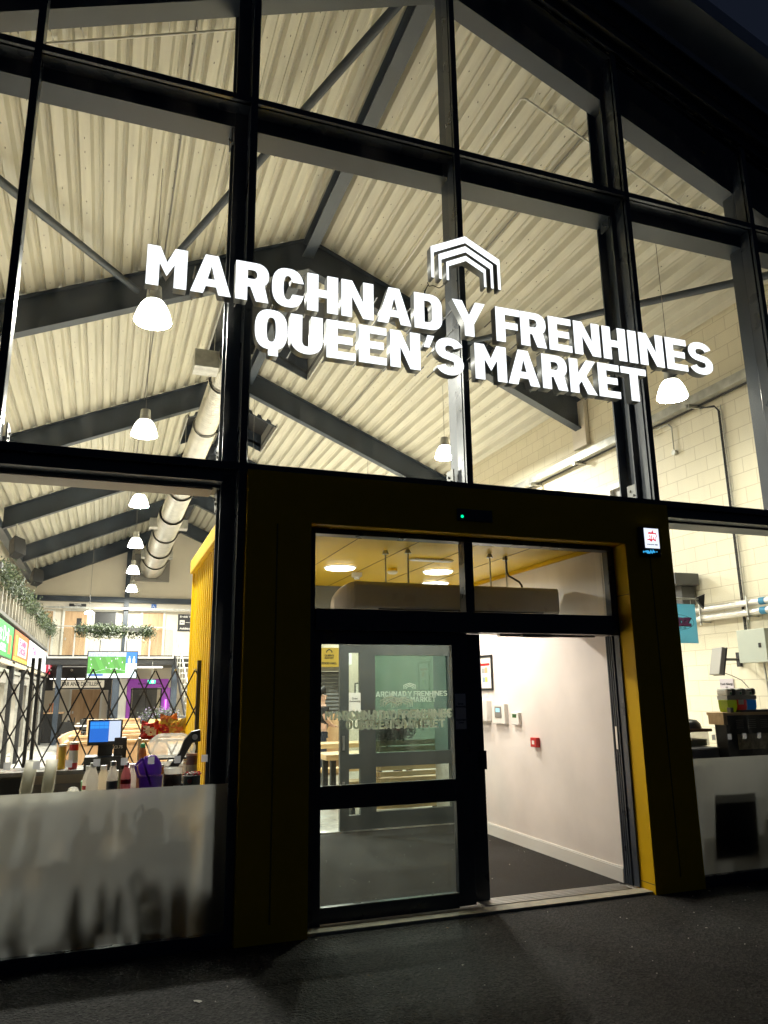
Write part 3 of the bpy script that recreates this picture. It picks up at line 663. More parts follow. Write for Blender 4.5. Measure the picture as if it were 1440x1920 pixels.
t = thing('smoke_detector', 'round smoke detector on a yellow spacer between two ring lamps', 'smoke detector', (3.02, 2.2, 3.068))
MB().lathe([(.055, 0), (.055, -.03), (.0, -.03)], n=20).build('spacer', M['yellow'], t)
MB().lathe([(.06, -.03), (.06, -.045), (.045, -.06), (.0, -.06)], n=20).build('body', M['white'], t, smooth=True)
t = thing('alarm_sounder', 'white square alarm unit behind the hanger rods', 'alarm', (2.72, 2.6, 3.068))
MB().box(-.05, .05, -.05, .05, -.05, 0).lathe([(.035, -.05), (.035, -.075), (0, -.075)], n=14).build('body', M['white'], t)
t = thing('ceiling_speaker', 'slim white curved ceiling fitting beyond the smoke detector', 'ceiling fitting', (3.2, 1.5, 3.066))
MB().box(-.24, .24, -.05, .05, -.02, 0).build('body', M['white'], t, bevel=.008)
t = thing('door_contact', 'small black bent bracket on the yellow ceiling above the air curtain', 'bracket', (3.25, .75, 3.066))
MB().box(-.035, .035, -.01, .01, -.02, 0).box(-.035, -.02, -.01, .01, -.06, -.02).build('body', M['matt'], t)
# wall items in lobby (x = 4.5 wall facing -x)
WX = 4.4985
fr = thing('framed_plan', 'black framed site plan with a red heading hanging on the lobby wall', 'framed poster')
MB().box(WX-.02, WX, 2.66, 2.685, 1.70, 2.13).box(WX-.02, WX, 3.05, 3.075, 1.70, 2.13).box(WX-.02, WX, 2.685, 3.05, 1.70, 1.725).box(WX-.02, WX, 2.685, 3.05, 2.105, 2.13).build('frame', M['black'], fr)
B('sheet', (WX-.008, WX-.004, 2.685, 3.05, 1.725, 2.105), M['paper'], fr)
B('heading_band', (WX-.010, WX-.0085, 2.73, 3.0, 2.00, 2.03), M['red'], fr)
for (y0, y1, z0, z1), m_ in (((2.79, 2.86, 1.91, 1.98), mat('plan_orange', (.70, .35, .18), .7)), ((2.865, 2.94, 1.91, 1.97), mat('plan_grey', (.30, .33, .33), .7)), ((2.80, 2.86, 1.80, 1.86), mat('plan_green', (.45, .55, .15), .7)), ((2.865, 2.93, 1.80, 1.86), mat('plan_blue', (.25, .35, .5), .7))):
    B('plan_block', (WX-.0100, WX-.0085, y0, y1, z0, z1), m_, fr)
def wallbox(name, label, cat, y0, y1, z0, z1, d, m_=M['white'], bev=.006):
    t = thing(name, label, cat, (WX, (y0+y1)/2, z0))
    MB().box(-d, 0, -(y1-y0)/2, (y1-y0)/2, 0, z1-z0).build('casing', m_, t, bevel=bev); return t
t = wallbox('fire_alarm_panel', 'white fire alarm panel with a dark strip of switches, leftmost on the lobby wall', 'control panel', 2.74, 2.99, 1.33, 1.58, .07)
MB().box(-.0725, -.0705, .0, .09, .05, .20).build('switch_strip', M['dgrey'], t)
B('label_card', (-.004, 0, -.05, .05, .29, .34), M['paper'], t)
t = wallbox('intruder_keypad', 'white keypad with a pale blue lit screen, middle unit on the lobby wall', 'keypad', 2.33, 2.64, 1.31, 1.54, .05)
MB().box(-.056, -.0505, -.08, .08, .07, .20).build('keypad', M['grey'], t, bevel=.003)
MB().box(-.0575, -.0565, -.05, .05, .135, .18).build('screen', emis('lcd_blue', (.35, .70, .80), .9), t)
MB().box(-.0515, -.0505, -.06, .04, .01, .05).build('label_card', M['paper'], t)
t = wallbox('thermostat', 'small white thermostat with a green display right of the keypad', 'thermostat', 2.03, 2.20, 1.31, 1.45, .04)
MB().box(-.0415, -.0405, -.04, .05, .08, .12).build('screen', mat('lcd_green', (.03, .10, .03), .3), t)
t = wallbox('fire_call_point', 'small red break glass fire call point on the lobby wall', 'call point', 1.66, 1.78, 1.09, 1.19, .05, M['red'])
MB().box(-.0515, -.0505, -.025, .025, .03, .07).build('glass_window', M['paper'], t)

# ================= pendants =================
pm = emis('pendant_glow', (1.0, .97, .84), L_PEND); pm2 = emis('pendant_lens', (1.0, .97, .87), L_LENS)
def make_pendant():
    t = thing('pendant_lamp', '', 'pendant lamp', group='bell pendant lamps')
    MB().lathe([(.115, .13), (.16, .07), (.20, -.02), (.235, -.14), (.228, -.152)], n=28).build('shade', pm, t, smooth=True)
    MB().lathe([(.222, -.153), (.0, -.158)], n=28).build('lens', pm2, t)
    MB().lathe([(0, .33), (.085, .33), (.10, .14), (.118, .128), (.118, .12)], n=24).build('lamp_head', M['galv'], t, smooth=True)
    return t
p0 = make_pendant()
PL = [((.27, 3.34, 6.42), 'largest pendant lamp, under the letter M of the sign', 1.0, 8.47),
      ((.38, 7.71, 6.38), 'second pendant lamp down the left row, in front of the second rafter', 1.0, 8.5),
      ((.52, 13.1, 6.36), 'third pendant lamp of the left row, just under the lower beam', 1.0, 8.5),
      ((.64, 18.4, 6.32), 'fourth pendant lamp of the left row, beside the silver duct', 1.0, 8.5),
      ((.74, 23.4, 6.25), 'fifth pendant lamp of the left row, in front of the gable post', 1.0, 8.5),
      ((.84, 27.4, 6.08), 'lowest and farthest pendant lamp of the left row', 1.0, 8.6),
      ((6.44, 8.0, 6.62), 'pendant lamp hanging beside the middle mullion above the doorway', .92, 7.95),
      ((6.6, 1.43, 5.44), 'pendant lamp under the letters ES by the block wall', .83, 7.9),
      ((3.3, 13.2, 6.4), 'pendant lamp added for light in the middle of the hall, unseen behind the portal', 1.0, 9.5),  # unseen middle lamps added to even out the hall light
      ((3.3, 19.5, 6.4), 'farther pendant lamp added for light in the middle of the hall, unseen behind the portal', 1.0, 9.5),
      ((6.6, 13.5, 6.4), 'pendant lamp added to the right row, unseen behind the portal', 1.0, 7.95),  # unseen lamps added to carry on the right row
      ((6.6, 19.5, 6.4), 'farther pendant lamp added to the right row, unseen behind the portal', 1.0, 7.95)]
for i, (lc, lab, s_, zt) in enumerate(PL):
    o = p0 if i == 0 else copy_tree(p0)
    o.location = lc; o['label'] = lab; o.scale = (s_, s_, s_)
    if s_ == .83:
        for c_ in o.children:
            if c_.name.startswith('lens'): c_.data = c_.data.copy(); c_.data.materials[0] = emis('pendant_lens_dimmed', (1.0, .955, .80), 200)
    zt = rz_(lc[0], .0)
    MB().tube((0, 0, .33), (0, 0, (zt-lc[2])/s_), .005, 6).build('cable', M['grey'], o)
# low small ceiling lamp under the far tray
t = thing('batten_lamp', 'small white bowl lamp hanging in front of the office door', 'lamp', (-.75, 27, 4.95))
MB().lathe([(.0, .1), (.1, .08), (.18, .0), (.17, -.04), (.0, -.05)], n=20).build('shade', emis('bowl_glow', (1, .95, .8), 22), t)
MB().tube((0, 0, .1), (0, 0, rz_(-.75, 0)-4.95), .008, 6).build('cable', M['grey'], t)

# ================= duct =================
du = thing('ventilation_duct', 'long silver spiral duct running under the roof to the far gable', 'duct')
DX, DZ = 1.70, 7.35
secs = [(6.3, 7.5, .215), (7.5, 10, .24), (10, 12.6, .26), (12.6, 15.5, .30), (15.5, 18.5, .345), (18.5, 21.5, .40), (21.5, 24.5, .44), (24.5, 27, .49), (27, 29.6, .53)]
for (y0, y1, r_) in secs:
    mb = MB(); n = 26; k = max(10, int((y1-y0)/.11)); prof = []
    for j in range(k+1):
        y = y0+(y1-y0)*j/k
        prof += [(r_, y-.012), (r_+.006, y), (r_, y+.012)]
    prof = [(r_+.014, y0), (r_+.014, y0+.05)]+prof[1:-1]+[(r_+.014, y1-.06), (r_+.014, y1), (r_-.02, y1)]
    vs = []; 
    for rad, y in prof:
        for i in range(n):
            a = 2*math.pi*i/n; vs.append((DX+rad*math.cos(a), y, DZ+rad*math.sin(a)))
    fs = [(j*n+i, j*n+(i+1) % n, (j+1)*n+(i+1) % n, (j+1)*n+i) for j in range(len(prof)-1) for i in range(n)]
    mb.add(vs, fs); mb.build('duct_section', M['duct'], du, smooth=True)
for y, sgs in ((6.6, (-1,)), (13.6, (-1, 1)), (20, (-1, 1)), (26, (-1, 1))):
    for s_ in sgs:
        a, b = sorted((DX+s_*.2, DX+s_*.62))
        MB().box(a, b, y-.18, y+.22, DZ-.22, DZ+.10).build('outlet_box', M['galv'], du, bevel=.01)
MB().box(.95, 2.5, 29.72, 29.82, 6.7, 7.95).build('wall_plate', M['grey'], du)
for y in (7, 9, 15, 21, 27):
    MB().tube((DX, y, DZ), (DX, y, rz_(DX)), .006, 6).build('hanger', M['galv'], du)

# thin conduits on the roof
def roofpt(x, y, o): return (x, y, rz_(x, o))
def conduit(name, label, x0, x1, y, rib=True):
    t = thing(name, label, 'conduit')
    MB().path([roofpt(x0, y, -.055), roofpt(x1, y, -.055)], .013, 8).build('pipe', M['white'], t)
    x = x0+.1
    while x < x1:
        MB().path([roofpt(x, y, -.055), roofpt(x-.01, y-.03, -.03), roofpt(x-.02, y-.14, .0)], .006, 5).build('clip', M['white'], t); x += .27
conduit('conduit', 'thin white conduit clipped across the roof ribs at the upper left', -1.8, .95, 1.05)
conduit('conduit', 'thin white conduit clipped across the roof ribs at the upper right', 4.48, 7.7, 1.08)
t = thing('conduit', 'pale cable run following a roof rib down from the upper right conduit', 'conduit')
MB().path([roofpt(4.48, 1.08, -.055), roofpt(4.44, 1.12, -.05), roofpt(4.44, 5.8, -.04)], .013, 8).build('pipe', M['white'], t)
t = thing('conduit', 'thin dark cable running along a roof rib above the first pendant lamp', 'conduit')
MB().path([roofpt(.45, .6, -.02), roofpt(.45, 29, -.02)], .012, 8).build('pipe', M['grey'], t)
t = thing('conduit', 'thin dark cable running along a rib of the right roof slope', 'conduit')
MB().path([roofpt(5.3, .6, -.02), roofpt(5.3, 29, -.02)], .012, 8).build('pipe', M['grey'], t)

# ================= loudspeakers =================
def speaker(label, loc, rz):
    t = thing('loudspeaker', label, 'loudspeaker', loc, 'black loudspeakers under the left eaves', rz)
    mb = MB().prism([(-.17, -.28), (.17, -.28), (.2, .0), (.17, .28), (-.17, .28), (-.2, 0)], lambda x, z: (x, -.15, z), lambda x, z: (x*.7, .15, z))
    b = mb.build('cabinet', M['matt'], t, bevel=.01); b.rotation_euler = (R(-25), R(12), 0)
    MB().path([(0, 0, .28), (0, .1, .45), (0, .1, .7)], .025, 8).build('bracket', M['galv'], t)
speaker('black loudspeaker nearer the front under the left eaves', (-2.55, 17.2, 5.75), R(40))
speaker('black loudspeaker farther back above the hanging plants', (-2.5, 23.2, 5.78), R(30))

# ================= right wall services =================
t = thing('cable_tray', 'long grey metal cable tray bracketed along the block wall below the roof', 'cable tray')
MB().box(8.28, 8.30, .3, 9.2, 5.98, 6.12).box(8.30, 8.48, .3, 9.2, 5.98, 5.985).box(8.46, 8.48, .3, 9.2, 5.985, 6.12).build('tray', M['galv'], t)
for y in (1.2, 2.9, 4.4, 6.0, 7.6, 9.0):
    MB().box(8.22, 8.5, y-.02, y+.02, 5.93, 5.975).box(8.22, 8.26, y-.035, y+.035, 5.9, 5.98).build('bracket', M['galv'], t)
MB().path([(8.42, 1.0, 5.97), (8.42, 3.0, 5.97), (8.42, 8.8, 5.97)], .02, 6).build('cable_bundle', M['ink'], t)
def vtray(y, z0, z1, label):
    t = thing('wall_conduit', label, 'conduit')
    mb = MB(); mb.box(8.455, 8.47, y-.035, y-.028, z0, z1).box(8.455, 8.47, y+.028, y+.035, z0, z1)
    z = z0
    while z < z1: mb.box(8.455, 8.465, y-.028, y+.028, z, z+.012); z += .09
    mb.build('ladder', M['galv'], t)
    MB().path([(8.45, y-.01, z0), (8.45, y-.01, z1-.1), (8.44, y+.06, z1), (8.40, y+.25, z1+.05)], .011, 6).path([(8.448, y+.014, z0), (8.448, y+.012, z1-.08), (8.44, y+.07, z1+.02), (8.38, y+.3, z1+.05)], .009, 6).build('cable', M['ink'], t)
vtray(2.52, 2.45, 5.85, 'cable filled wire ladder dropping down the block wall to the steel cabinet')
vtray(1.35, 3.4, 6.0, 'cable drop on the block wall by the right edge of the facade')
t = thing('wall_conduit', 'short bent cable ending in a round box under the tray', 'conduit')
MB().path([(8.44, 3.9, 5.93), (8.46, 3.62, 5.93), (8.46, 3.55, 5.85), (8.46, 3.55, 5.45)], .011, 6).tube((8.44, 3.55, 5.42), (8.49, 3.55, 5.42), .045, 12).build('pipe', M['galv'], t)
t = thing('lagged_pipes', 'pair of silver foil lagged pipes with blue bands on the block wall', 'pipe')
foil = mat('silver_foil', (.72, .70, .66), .3, metal=.8, bump=.8, bscale=35)
for z in (2.84, 2.71):
    MB().tube((8.36, 1.0, z), (8.36, 4.6, z), .048, 16).build('pipe', foil, t, smooth=True)
    MB().tube((8.36, 2.02, z), (8.36, 2.12, z), .051, 16).build('blue_band', mat('band_blue', (.02, .22, .40), .4), t)
for y in (2.3, 3.2): MB().box(8.30, 8.5, y, y+.02, 2.64, 2.66).box(8.3, 8.32, y, y+.02, 2.6, 2.93).build('clamp', M['galv'], t)
t = thing('steel_cabinet', 'pale grey steel electrical cabinet on the block wall', 'cabinet', (8.32, 2.2, 2.02))
MB().box(-.13, .17, -.24, .24, 0, .44).build('door', mat('cabinet_green_grey', (.52, .56, .49), .35), t, bevel=.006)
MB().box(-.138, -.131, -.16, -.12, .19, .25).build('handle', M['ink'], t)
MB().path([(.1, .05, 0), (.1, .03, -.45), (.1, -.05, -.55)], .014, 8).build('pipe', M['galv'], t)
t = thing('roller_shutter_box', 'dark grey shutter housing on the block wall behind the portal jamb', 'shutter box')
MB().box(8.0, 8.45, 3.3, 5.4, 3.22, 3.40).box(8.2, 8.45, 3.42, 5.4, 2.93, 3.22).build('housing', M['dgrey'], t, bevel=.01)
t = thing('door_lining', 'narrow white framed opening in the block wall seen beside the portal', 'door frame')
MB().box(8.40, 8.49, 4.35, 4.43, 3.42, 5.2).box(8.40, 8.49, 5.2, 5.28, 3.42, 5.2).box(8.40, 8.49, 4.35, 5.28, 5.2, 5.28).build('frame', M['white'], t)
MB().box(8.47, 8.495, 4.43, 5.2, 3.42, 5.2).build('pane', M['grey'], t)
t = thing('exit_sign', 'small green sign beside the white framed opening', 'sign')
B('plate', (8.38, 8.399, 4.46, 4.62, 4.1, 4.35), M['green'], t)

# hanging blue sign (cropped by jamb)
t = thing('hanging_sign', 'pale blue hanging board with purple bubble letters in an oval', 'hanging sign', (0, 0, 0))
MB().box(6.0, 6.66, 1.50, 1.504, 2.215, 2.68).build('board', translu('sign_pale_blue', (.30, .58, .68)), t)
MB().tube((5.9, 1.5, 2.745), (6.72, 1.5, 2.745), .012, 10).build('arm', M['galv'], t)
MB().prism([(0, 0), (.16, .05), (.12, -.13)], lambda x, z: (6.68+x*.9, 1.49, 2.76+z), lambda x, z: (6.68+x*.9, 1.52, 2.76+z)).build('end_bracket', M['matt'], t)
MB().path([(6.60, 1.5, 2.68), (6.60, 1.5, 2.74)], .004, 6).path([(6.1, 1.5, 2.68), (6.1, 1.5, 2.74)], .004, 6).build('hook', M['galv'], t)
ring = arc(0, 0, .27, .095, 0, 350, 40); ringi = arc(0, 0, .266, .091, 0, 350, 40)
mesh_obj('oval_outline', curve_mesh([ring, ringi], .001), M['ink'], t, (6.35, 1.4985, 2.46), FRONT)
mesh_obj('bubble_letters', text_mesh('SPUDZ', .115, .0015, .010, .42), mat('bubble_pink', (.50, .10, .36), .5), t, (6.36, 1.4975, 2.465), FRONT)
mesh_obj('letter_shadow', text_mesh('SPUDZ', .115, .0010, .014, .43), mat('bubble_dark', (.08, .02, .12), .5), t, (6.37, 1.4988, 2.458), FRONT)
mesh_obj('small_caption', text_mesh('ice cream rolls', .032, .001, .0003), M['ink'], t, (6.40, 1.4985, 2.395), FRONT)
# monitor on arm
t = thing('wall_monitor', 'grey backed monitor on a black swing arm beside the steel cabinet', 'monitor', (7.35, 1.95, 2.02), rz=R(-116))
a = MB().box(-.20, .20, -.035, .02, -.17, .17).build('screen_casing', M['grey'], t, bevel=.006); a.rotation_euler = (R(-12), 0, 0)
a = MB().box(-.205, .205, .021, .034, -.175, .175).build('bezel', M['black'], t, bevel=.004); a.rotation_euler = (R(-12), 0, 0)
t2 = thing('monitor_arm', 'black swing arm bracket fixed to the block wall behind the monitor', 'bracket')
MB().path([(7.40, 2.0, 2.05), (7.7, 2.25, 2.06), (8.44, 2.72, 2.08)], .018, 8).box(8.44, 8.49, 2.69, 2.75, 1.98, 2.18).build('arm', M['matt'], t2)
t = thing('power_cable', 'thin black cable sagging from the monitor down to the drink machine', 'cable')
MB().path([(7.42, 1.95, 1.88), (7.4, 1.8, 1.84), (7.3, 1.55, 1.78), (7.15, 1.35, 1.73), (7.05, 1.2, 1.68)], .005, 6).build('flex', M['ink'], t)
t = thing('allergy_notice', 'lilac paper food allergy notice stuck on the block wall', 'notice')
B('sheet', (8.485, 8.495, 2.9, 3.16, 1.56, 1.82), mat('lilac_paper', (.58, .52, .56), .7), t)
mesh_obj('notice_lettering', text_mesh('Food Allergy\nor\nIntolerance?', .045, .001, .001), M['ink'], t, (8.483, 3.03, 1.70), facex(-1))
t = thing('allergen_chart', 'small white chart pinned below the lilac notice', 'notice')
B('sheet', (8.485, 8.495, 2.95, 3.17, 1.28, 1.54), M['paper'], t)
mb = MB()
for k in range(7): mb.box(8.483, 8.4845, 2.98, 3.14, 1.31+.03*k, 1.318+.03*k)
mb.build('printed_line', M['grey'], t)

# slush machine on its black cabinet
cb = thing('black_cabinet', 'tall black counter cabinet with a wooden top under the drink machine', 'cabinet')
MB().box(6.28, 7.5, .82, .98, 0, 1.40).build('carcass', M['black'], cb)
MB().box(6.22, 7.55, .78, 1.02, 1.405, 1.435).box(6.22, 6.27, .78, 1.0, 1.31, 1.405).build('worktop', M['pine'], cb)
MB().box(6.42, 6.95, .812, .818, 1.05, 1.21).build('instruction_sheet', mat('printed_tan_sheet', (.34, .29, .20), .6, var=.5, vscale=28), cb)
mb = MB()
for i in range(3):
    for k in range(5): mb.box(6.42+.17*i, 6.52+.17*i, .815, .8185, 1.27+.02*k, 1.275+.02*k)
mb.build('vent_slot', M['grey'], cb)
sm = thing('slush_machine', 'three tank slush machine with green, red and blue drink', 'drinks machine', (6.36, .84, 1.436))
for i, (c, nm) in enumerate((((.40, .48, .03), 'green'), ((.50, .04, .06), 'red'), ((.03, .30, .60), 'blue'))):
    x = .0+.137*i
    MB().prism([(.012, .0), (.105, .0), (.13, .05), (.132, .13), (-.005, .13), (.0, .04)], lambda a, z, x=x: (x+a, 0, z), lambda a, z, x=x: (x+a, .14, z)).build('drink', translu('slush_'+nm, c), sm, bevel=.01)
    MB().prism([(-.006, .131), (.131, .131), (.133, .175), (-.008, .175)], lambda a, z, x=x: (x+a, -.004, z), lambda a, z, x=x: (x+a, .14, z)).build('tank_top', mat('tank_clear', (.5, .5, .47), .2), sm)
    MB().box(x-.015, x+.065, -.02, .14, .176, .25).build('lid_label', M['white'], sm, bevel=.02)
    MB().box(x+.065, x+.12, -.02, .14, .176, .25).build('lid', M['black'], sm, bevel=.02)
    mesh_obj('lid_lettering', text_mesh('SLUSH', .020, .001, .0008), M['ink'], sm, (x+.025, -.0215, .23), FRONT)
    MB().box(x+.025, x+.05, -.0215, -.0195, .185, .21).build('leaf_mark', M['green'], sm)
MB().box(.12, .7, -.05, .13, -.0, .022).box(-.02, .02, -.05, .0, .0, .05).build('drip_tray', M['black'], sm)
B('price_card', (.14, .21, -.012, -.008, .08, .13), M['paper'], sm)
# left-hand containers on the right stall counter
t = thing('food_bin', 'clear lidded container with a brown lid on the white fridge', 'container', (6.22, 1.2, 1.08))
MB().box(-.26, .06, -.12, .16, 0, .15).build('body', M['cup'], t, bevel=.01)
MB().box(-.24, .04, -.10, .14, .005, .07).build('contents', M['leaf2'], t)
MB().box(-.28, .09, -.14, .18, .15, .18).build('lid', mat('brown_lid', (.16, .09, .06), .4), t)
t = thing('black_bowl', 'black bowl resting on the clear container', 'bowl', (6.14, 1.2, 1.262))
MB().lathe([(.12, 0), (.11, .05), (.07, .09), (0, .10)], n=20).build('body', M['black'], t, smooth=True)
t = thing('purple_scoop', 'purple plastic holder standing behind the black bowl', 'holder', (6.02, 1.22, 1.262))
MB().box(-.03, .035, -.01, .02, 0, .14).build('body', mat('purple_plastic', (.26, .04, .42), .35), t, bevel=.008)
t = thing('white_fridge', 'white counter fridge behind the frosted glass', 'fridge')
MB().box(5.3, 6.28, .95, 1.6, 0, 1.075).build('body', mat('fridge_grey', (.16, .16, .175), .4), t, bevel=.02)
t = thing('cardboard_box', 'brown cardboard box with a white label beside the fridge', 'box', (6.5, 1.75, .8))
MB().box(-.16, .2, -.15, .2, 0, .30).build('body', mat('cardboard', (.40, .33, .21), .8), t)
MB().box(.0, .1, -.153, -.151, .13, .24).build('label_card', M['paper'], t)
t = thing('chair_back', 'black upright panel leaning behind the frosted glass at the right', 'panel')
MB().prism([(5.33, .75), (5.80, .75), (5.78, .2), (5.26, .2)], lambda x, z: (x, .075, z), lambda x, z: (x, .10, z)).build('panel', mat('panel_charcoal', (.03, .032, .035), .5), t)

# ================= left kiosk =================
kc = thing('serving_counter', 'serving counter behind the frosted front glass', 'counter')
MB().box(-2.3, .74, .5, 1.0, .90, .94).build('worktop', M['beige'], kc)
MB().box(-2.3, -.9, .55, .98, .1, .9).box(-.35, -.3, .5, .98, 0, .9).box(.25, .3, .5, .98, 0, .9).box(.5, .74, .55, .98, 0, .62).build('carcass', M['dgrey'], kc)
MB().box(-.28, .22, .62, .95, .5, .53).box(-.88, -.38, .62, .95, .3, .33).build('shelf', M['pine'], kc)
for i, (x, z, c) in enumerate(((-.7, .335, 'beige'), (-.5, .335, 'white'), (-.15, .535, 'red'), (.02, .535, 'beige'), (.15, .005, 'white'), (-.1, .005, 'paper'))):
    tag(MB().box(x-.07, x+.07, .66, .86, z, z+.2+.04*(i % 3)).build('stored_carton', M[c], bevel=.01), ['tan carton low on the left under counter shelf', 'white carton beside the tan one on the low shelf', 'red carton on the upper shelf behind frosted glass', 'tan carton beside the red one on the upper shelf', 'white carton on the floor right of centre behind frosted glass', 'paper carton on the floor left of centre behind frosted glass'][i], 'carton', 'cartons stored under the counter')
bk = thing('back_counter', 'rear counter with a marble look top and sockets below', 'counter')
MB().box(-2.4, .78, 2.0, 2.5, 1.0, 1.035).build('worktop', mat('grey_marble', (.30, .30, .29), .25, var=.35, vscale=6), bk)
MB().box(-2.4, .78, 2.06, 2.5, 0, 1.0).build('carcass', M['beige'], bk)
MB().box(-.6, -.02, 2.045, 2.058, .72, .92).build('back_panel', M['grey'], bk)
for x in (-.45, -.33): MB().tube((x, 2.02, .82), (x, 2.045, .82), .035, 14).path([(x, 2.02, .82), (x, 2.015, .7)], .008, 6).build('plug', M['ink'], bk)
MB().box(-2.4, -.6, 2.0, 2.055, .75, .98).build('oven_front', M['black'], bk)
def stack(label, x, y, z, n, r0_, r1_, h, lean=0):
    t = thing('cup_stack', label, 'cups', (x, y, z), 'stacks of clear cups on the counter'); t.rotation_euler = (0, lean, 0)
    mb = MB(); zz = 0
    for i in range(n):
        mb.lathe([(r0_, zz), (r1_, zz+h), (r1_+.003, zz+h), (r1_+.003, zz+h+.004)], n=18); zz += .0105
    mb.build('cups', M['cup'], t, smooth=True)
stack('left leaning stack of clear plastic cups', -.49, .55, .94, 21, .030, .043, .09, R(7))
stack('second stack of clear plastic cups, right of the first', -.34, .56, .94, 21, .030, .041, .09, R(4))
t = thing('domed_lids', 'small heap of clear domed lids on a white tray', 'lids', (-.16, .6, .94))
MB().lathe([(.05, 0), (.048, .05), (.035, .075), (.01, .085)], n=18).lathe([(.05, .012), (.046, .06), (.03, .09), (.01, .098)], n=18).build('lids', M['cup'], t, smooth=True)
MB().box(-.16, .09, -.06, .05, -.0005, .012).build('tray', M['white'], t)
t = thing('green_tub', 'green round tub behind the bottles', 'tub', (-.05, .82, .94))
MB().lathe([(0, 0), (.055, 0), (.065, .11), (.068, .115), (.0, .115)], n=22).build('body', M['green'], t, smooth=True)
def bottle(label, x, y, h, r_, m1, cap, neck, bands=()):
    t = thing('bottle', label, 'bottle', (x, y, .941), 'bottles on the serving counter')
    MB().lathe([(0, 0), (r_, 0), (r_, h*.55), (r_*.9, h*.66), (r_*.5, h*.85), (r_*.45, h*.93), (0, h*.93)], n=22).build('body', m1, t, smooth=True)
    MB().lathe([(r_*.52, h*.88), (r_*.52, h), (0, h)], n=16).build('cap', cap, t)
    for (z0, z1, m2) in bands: MB().lathe([(r_+.0012, z0*h), (r_+.0012, z1*h)], n=22).build('label_band', m2, t, smooth=True)
wp = translu('milky_plastic', (.78, .75, .70)); gp_ = mat('label_grey', (.30, .31, .32), .5)
bottle('front white syrup bottle left of the others', -.03, .5, .27, .042, wp, M['white'], 0)
bottle('white syrup bottle with a red badge, leftmost at the back', -.065, .62, .24, .036, wp, M['white'], 0, ((.3, .42, M['red']),))
bottle('wide cream bottle between two white bottles', .045, .60, .24, .045, translu('cream_plastic', (.72, .66, .55)), M['white'], 0)
bottle('white bottle with a grey label', .11, .5, .275, .040, wp, M['white'], 0, ((.15, .5, gp_),))
bottle('pink bottle with a bright red cap', .205, .5, .265, .037, translu('pink_syrup', (.62, .32, .33)), M['red'], 0, ((.42, .54, M['red']),))
bottle('tall clear brown tinted syrup bottle at the far right of the row', .30, .66, .25, .03, translu('tinted_syrup', (.45, .30, .18)), M['white'], 0)
bottle('short cream tub bottle behind the purple jug', .33, .8, .22, .04, translu('cream_plastic', (.72, .66, .55)), M['white'], 0)
bottle('white bottle behind the red capped one', .25, .62, .24, .036, wp, M['white'], 0)
t = thing('purple_jug', 'translucent purple plastic jug with its lid open', 'jug', (.385, .52, .941))
MB().prism([(-.075, 0), (.075, 0), (.085, .16), (-.085, .16)], lambda x, z: (x, -.055, z), lambda x, z: (x, .06, z)).build('body', M['purpleplastic'], t, bevel=.008)
MB().prism([(-.08, .162), (-.10, .23), (-.05, .30), (.03, .31), (.075, .25), (.08, .162)], lambda x, z: (x, -.02, z), lambda x, z: (x, .05, z)).build('lid', M['purpleplastic'], t, bevel=.02)
MB().path([(-.09, -.058, .15), (-.12, -.06, .24), (-.07, -.06, .29), (-.04, -.06, .2), (.0, -.06, .1)], .008, 8).build('handle', M['purpleplastic'], t, smooth=True)
t = thing('topping_jar', 'clear jar of chocolate sprinkles with a white lid', 'jar', (.55, .52, .941))
MB().lathe([(0, 0), (.06, 0), (.064, .02), (.064, .165), (0, .165)], n=24).build('contents', mat('chocolate_sprinkle', (.13, .065, .045), .7, bump=.8, bscale=120), t, smooth=True)
MB().lathe([(.069, .166), (.071, .205), (.06, .21), (0, .21)], n=24).build('lid', M['cup'], t, smooth=True)
B('label_card', (.0, .052, -.068, -.064, .03, .085), M['paper'], t)
t = thing('drinks_carton', 'small dark carton with striped sweets on top and a red badge', 'carton', (.69, .5, .941))
MB().box(-.06, .06, -.04, .05, 0, .145).build('body', M['dgrey'], t)
mb = MB()
random.seed(3)
for i in range(26):
    a = random.random()*6.28; x, y = random.uniform(-.05, .05), random.uniform(-.03, .04); mb.cur = i % 2
    mb.tube((x, y, .146+random.random()*.015), (x+.025*math.cos(a), y+.025*math.sin(a), .155+random.random()*.02), .006, 6)
mb.build('sweets', [M['white'], M['red']], t)
MB().lathe([(0, 0), (.018, 0), (.018, .003)], n=14).build('badge', M['red'], t).matrix_local = Matrix.Translation((-.02, -.0405, .11))@Matrix.Rotation(R(90), 4, 'X')
mesh_obj('carton_lettering', text_mesh('SMOOTHIE', .017, .001, .0004), M['paper'], t, (0, -.0412, .07), FRONT)
t = thing('blender', 'black lever arm juicer with a round chrome pivot', 'juicer', (.56, .85, .941))
bl = [(-.03, .12), (.05, .20), (.12, .30), (.155, .40), (.21, .46), (.28, .475), (.285, .38), (.22, .37), (.18, .30), (.14, .22), (.06, .12), (.0, .06)]
MB().prism([(x-.06, z) for x, z in bl], lambda x, z: (x, -.03, z), lambda x, z: (x, .03, z)).build('lever', M['black'], t, bevel=.008)
MB().tube((.175, -.045, .415), (.175, .04, .415), .022, 18).build('pivot', M['alu'], t)
MB().box(-.12, .15, -.06, .12, 0, .06).build('base', M['black'], t, bevel=.01)
t = thing('cake_dome', 'clear plastic display domes stacked beside the juicer', 'display case', (.55, 1.05, .941))
MB().prism([(-.15, .25), (.2, .25), (.22, .34), (.15, .43), (-.08, .43), (-.16, .36)], lambda x, z: (x, -.1, z), lambda x, z: (x, .25, z)).build('upper_dome', M['cup'], t, bevel=.03)
MB().box(-.16, .22, -.1, .25, .235, .249).box(-.16, .22, -.1, .25, .0, .012).build('shelf', M['dgrey'], t)
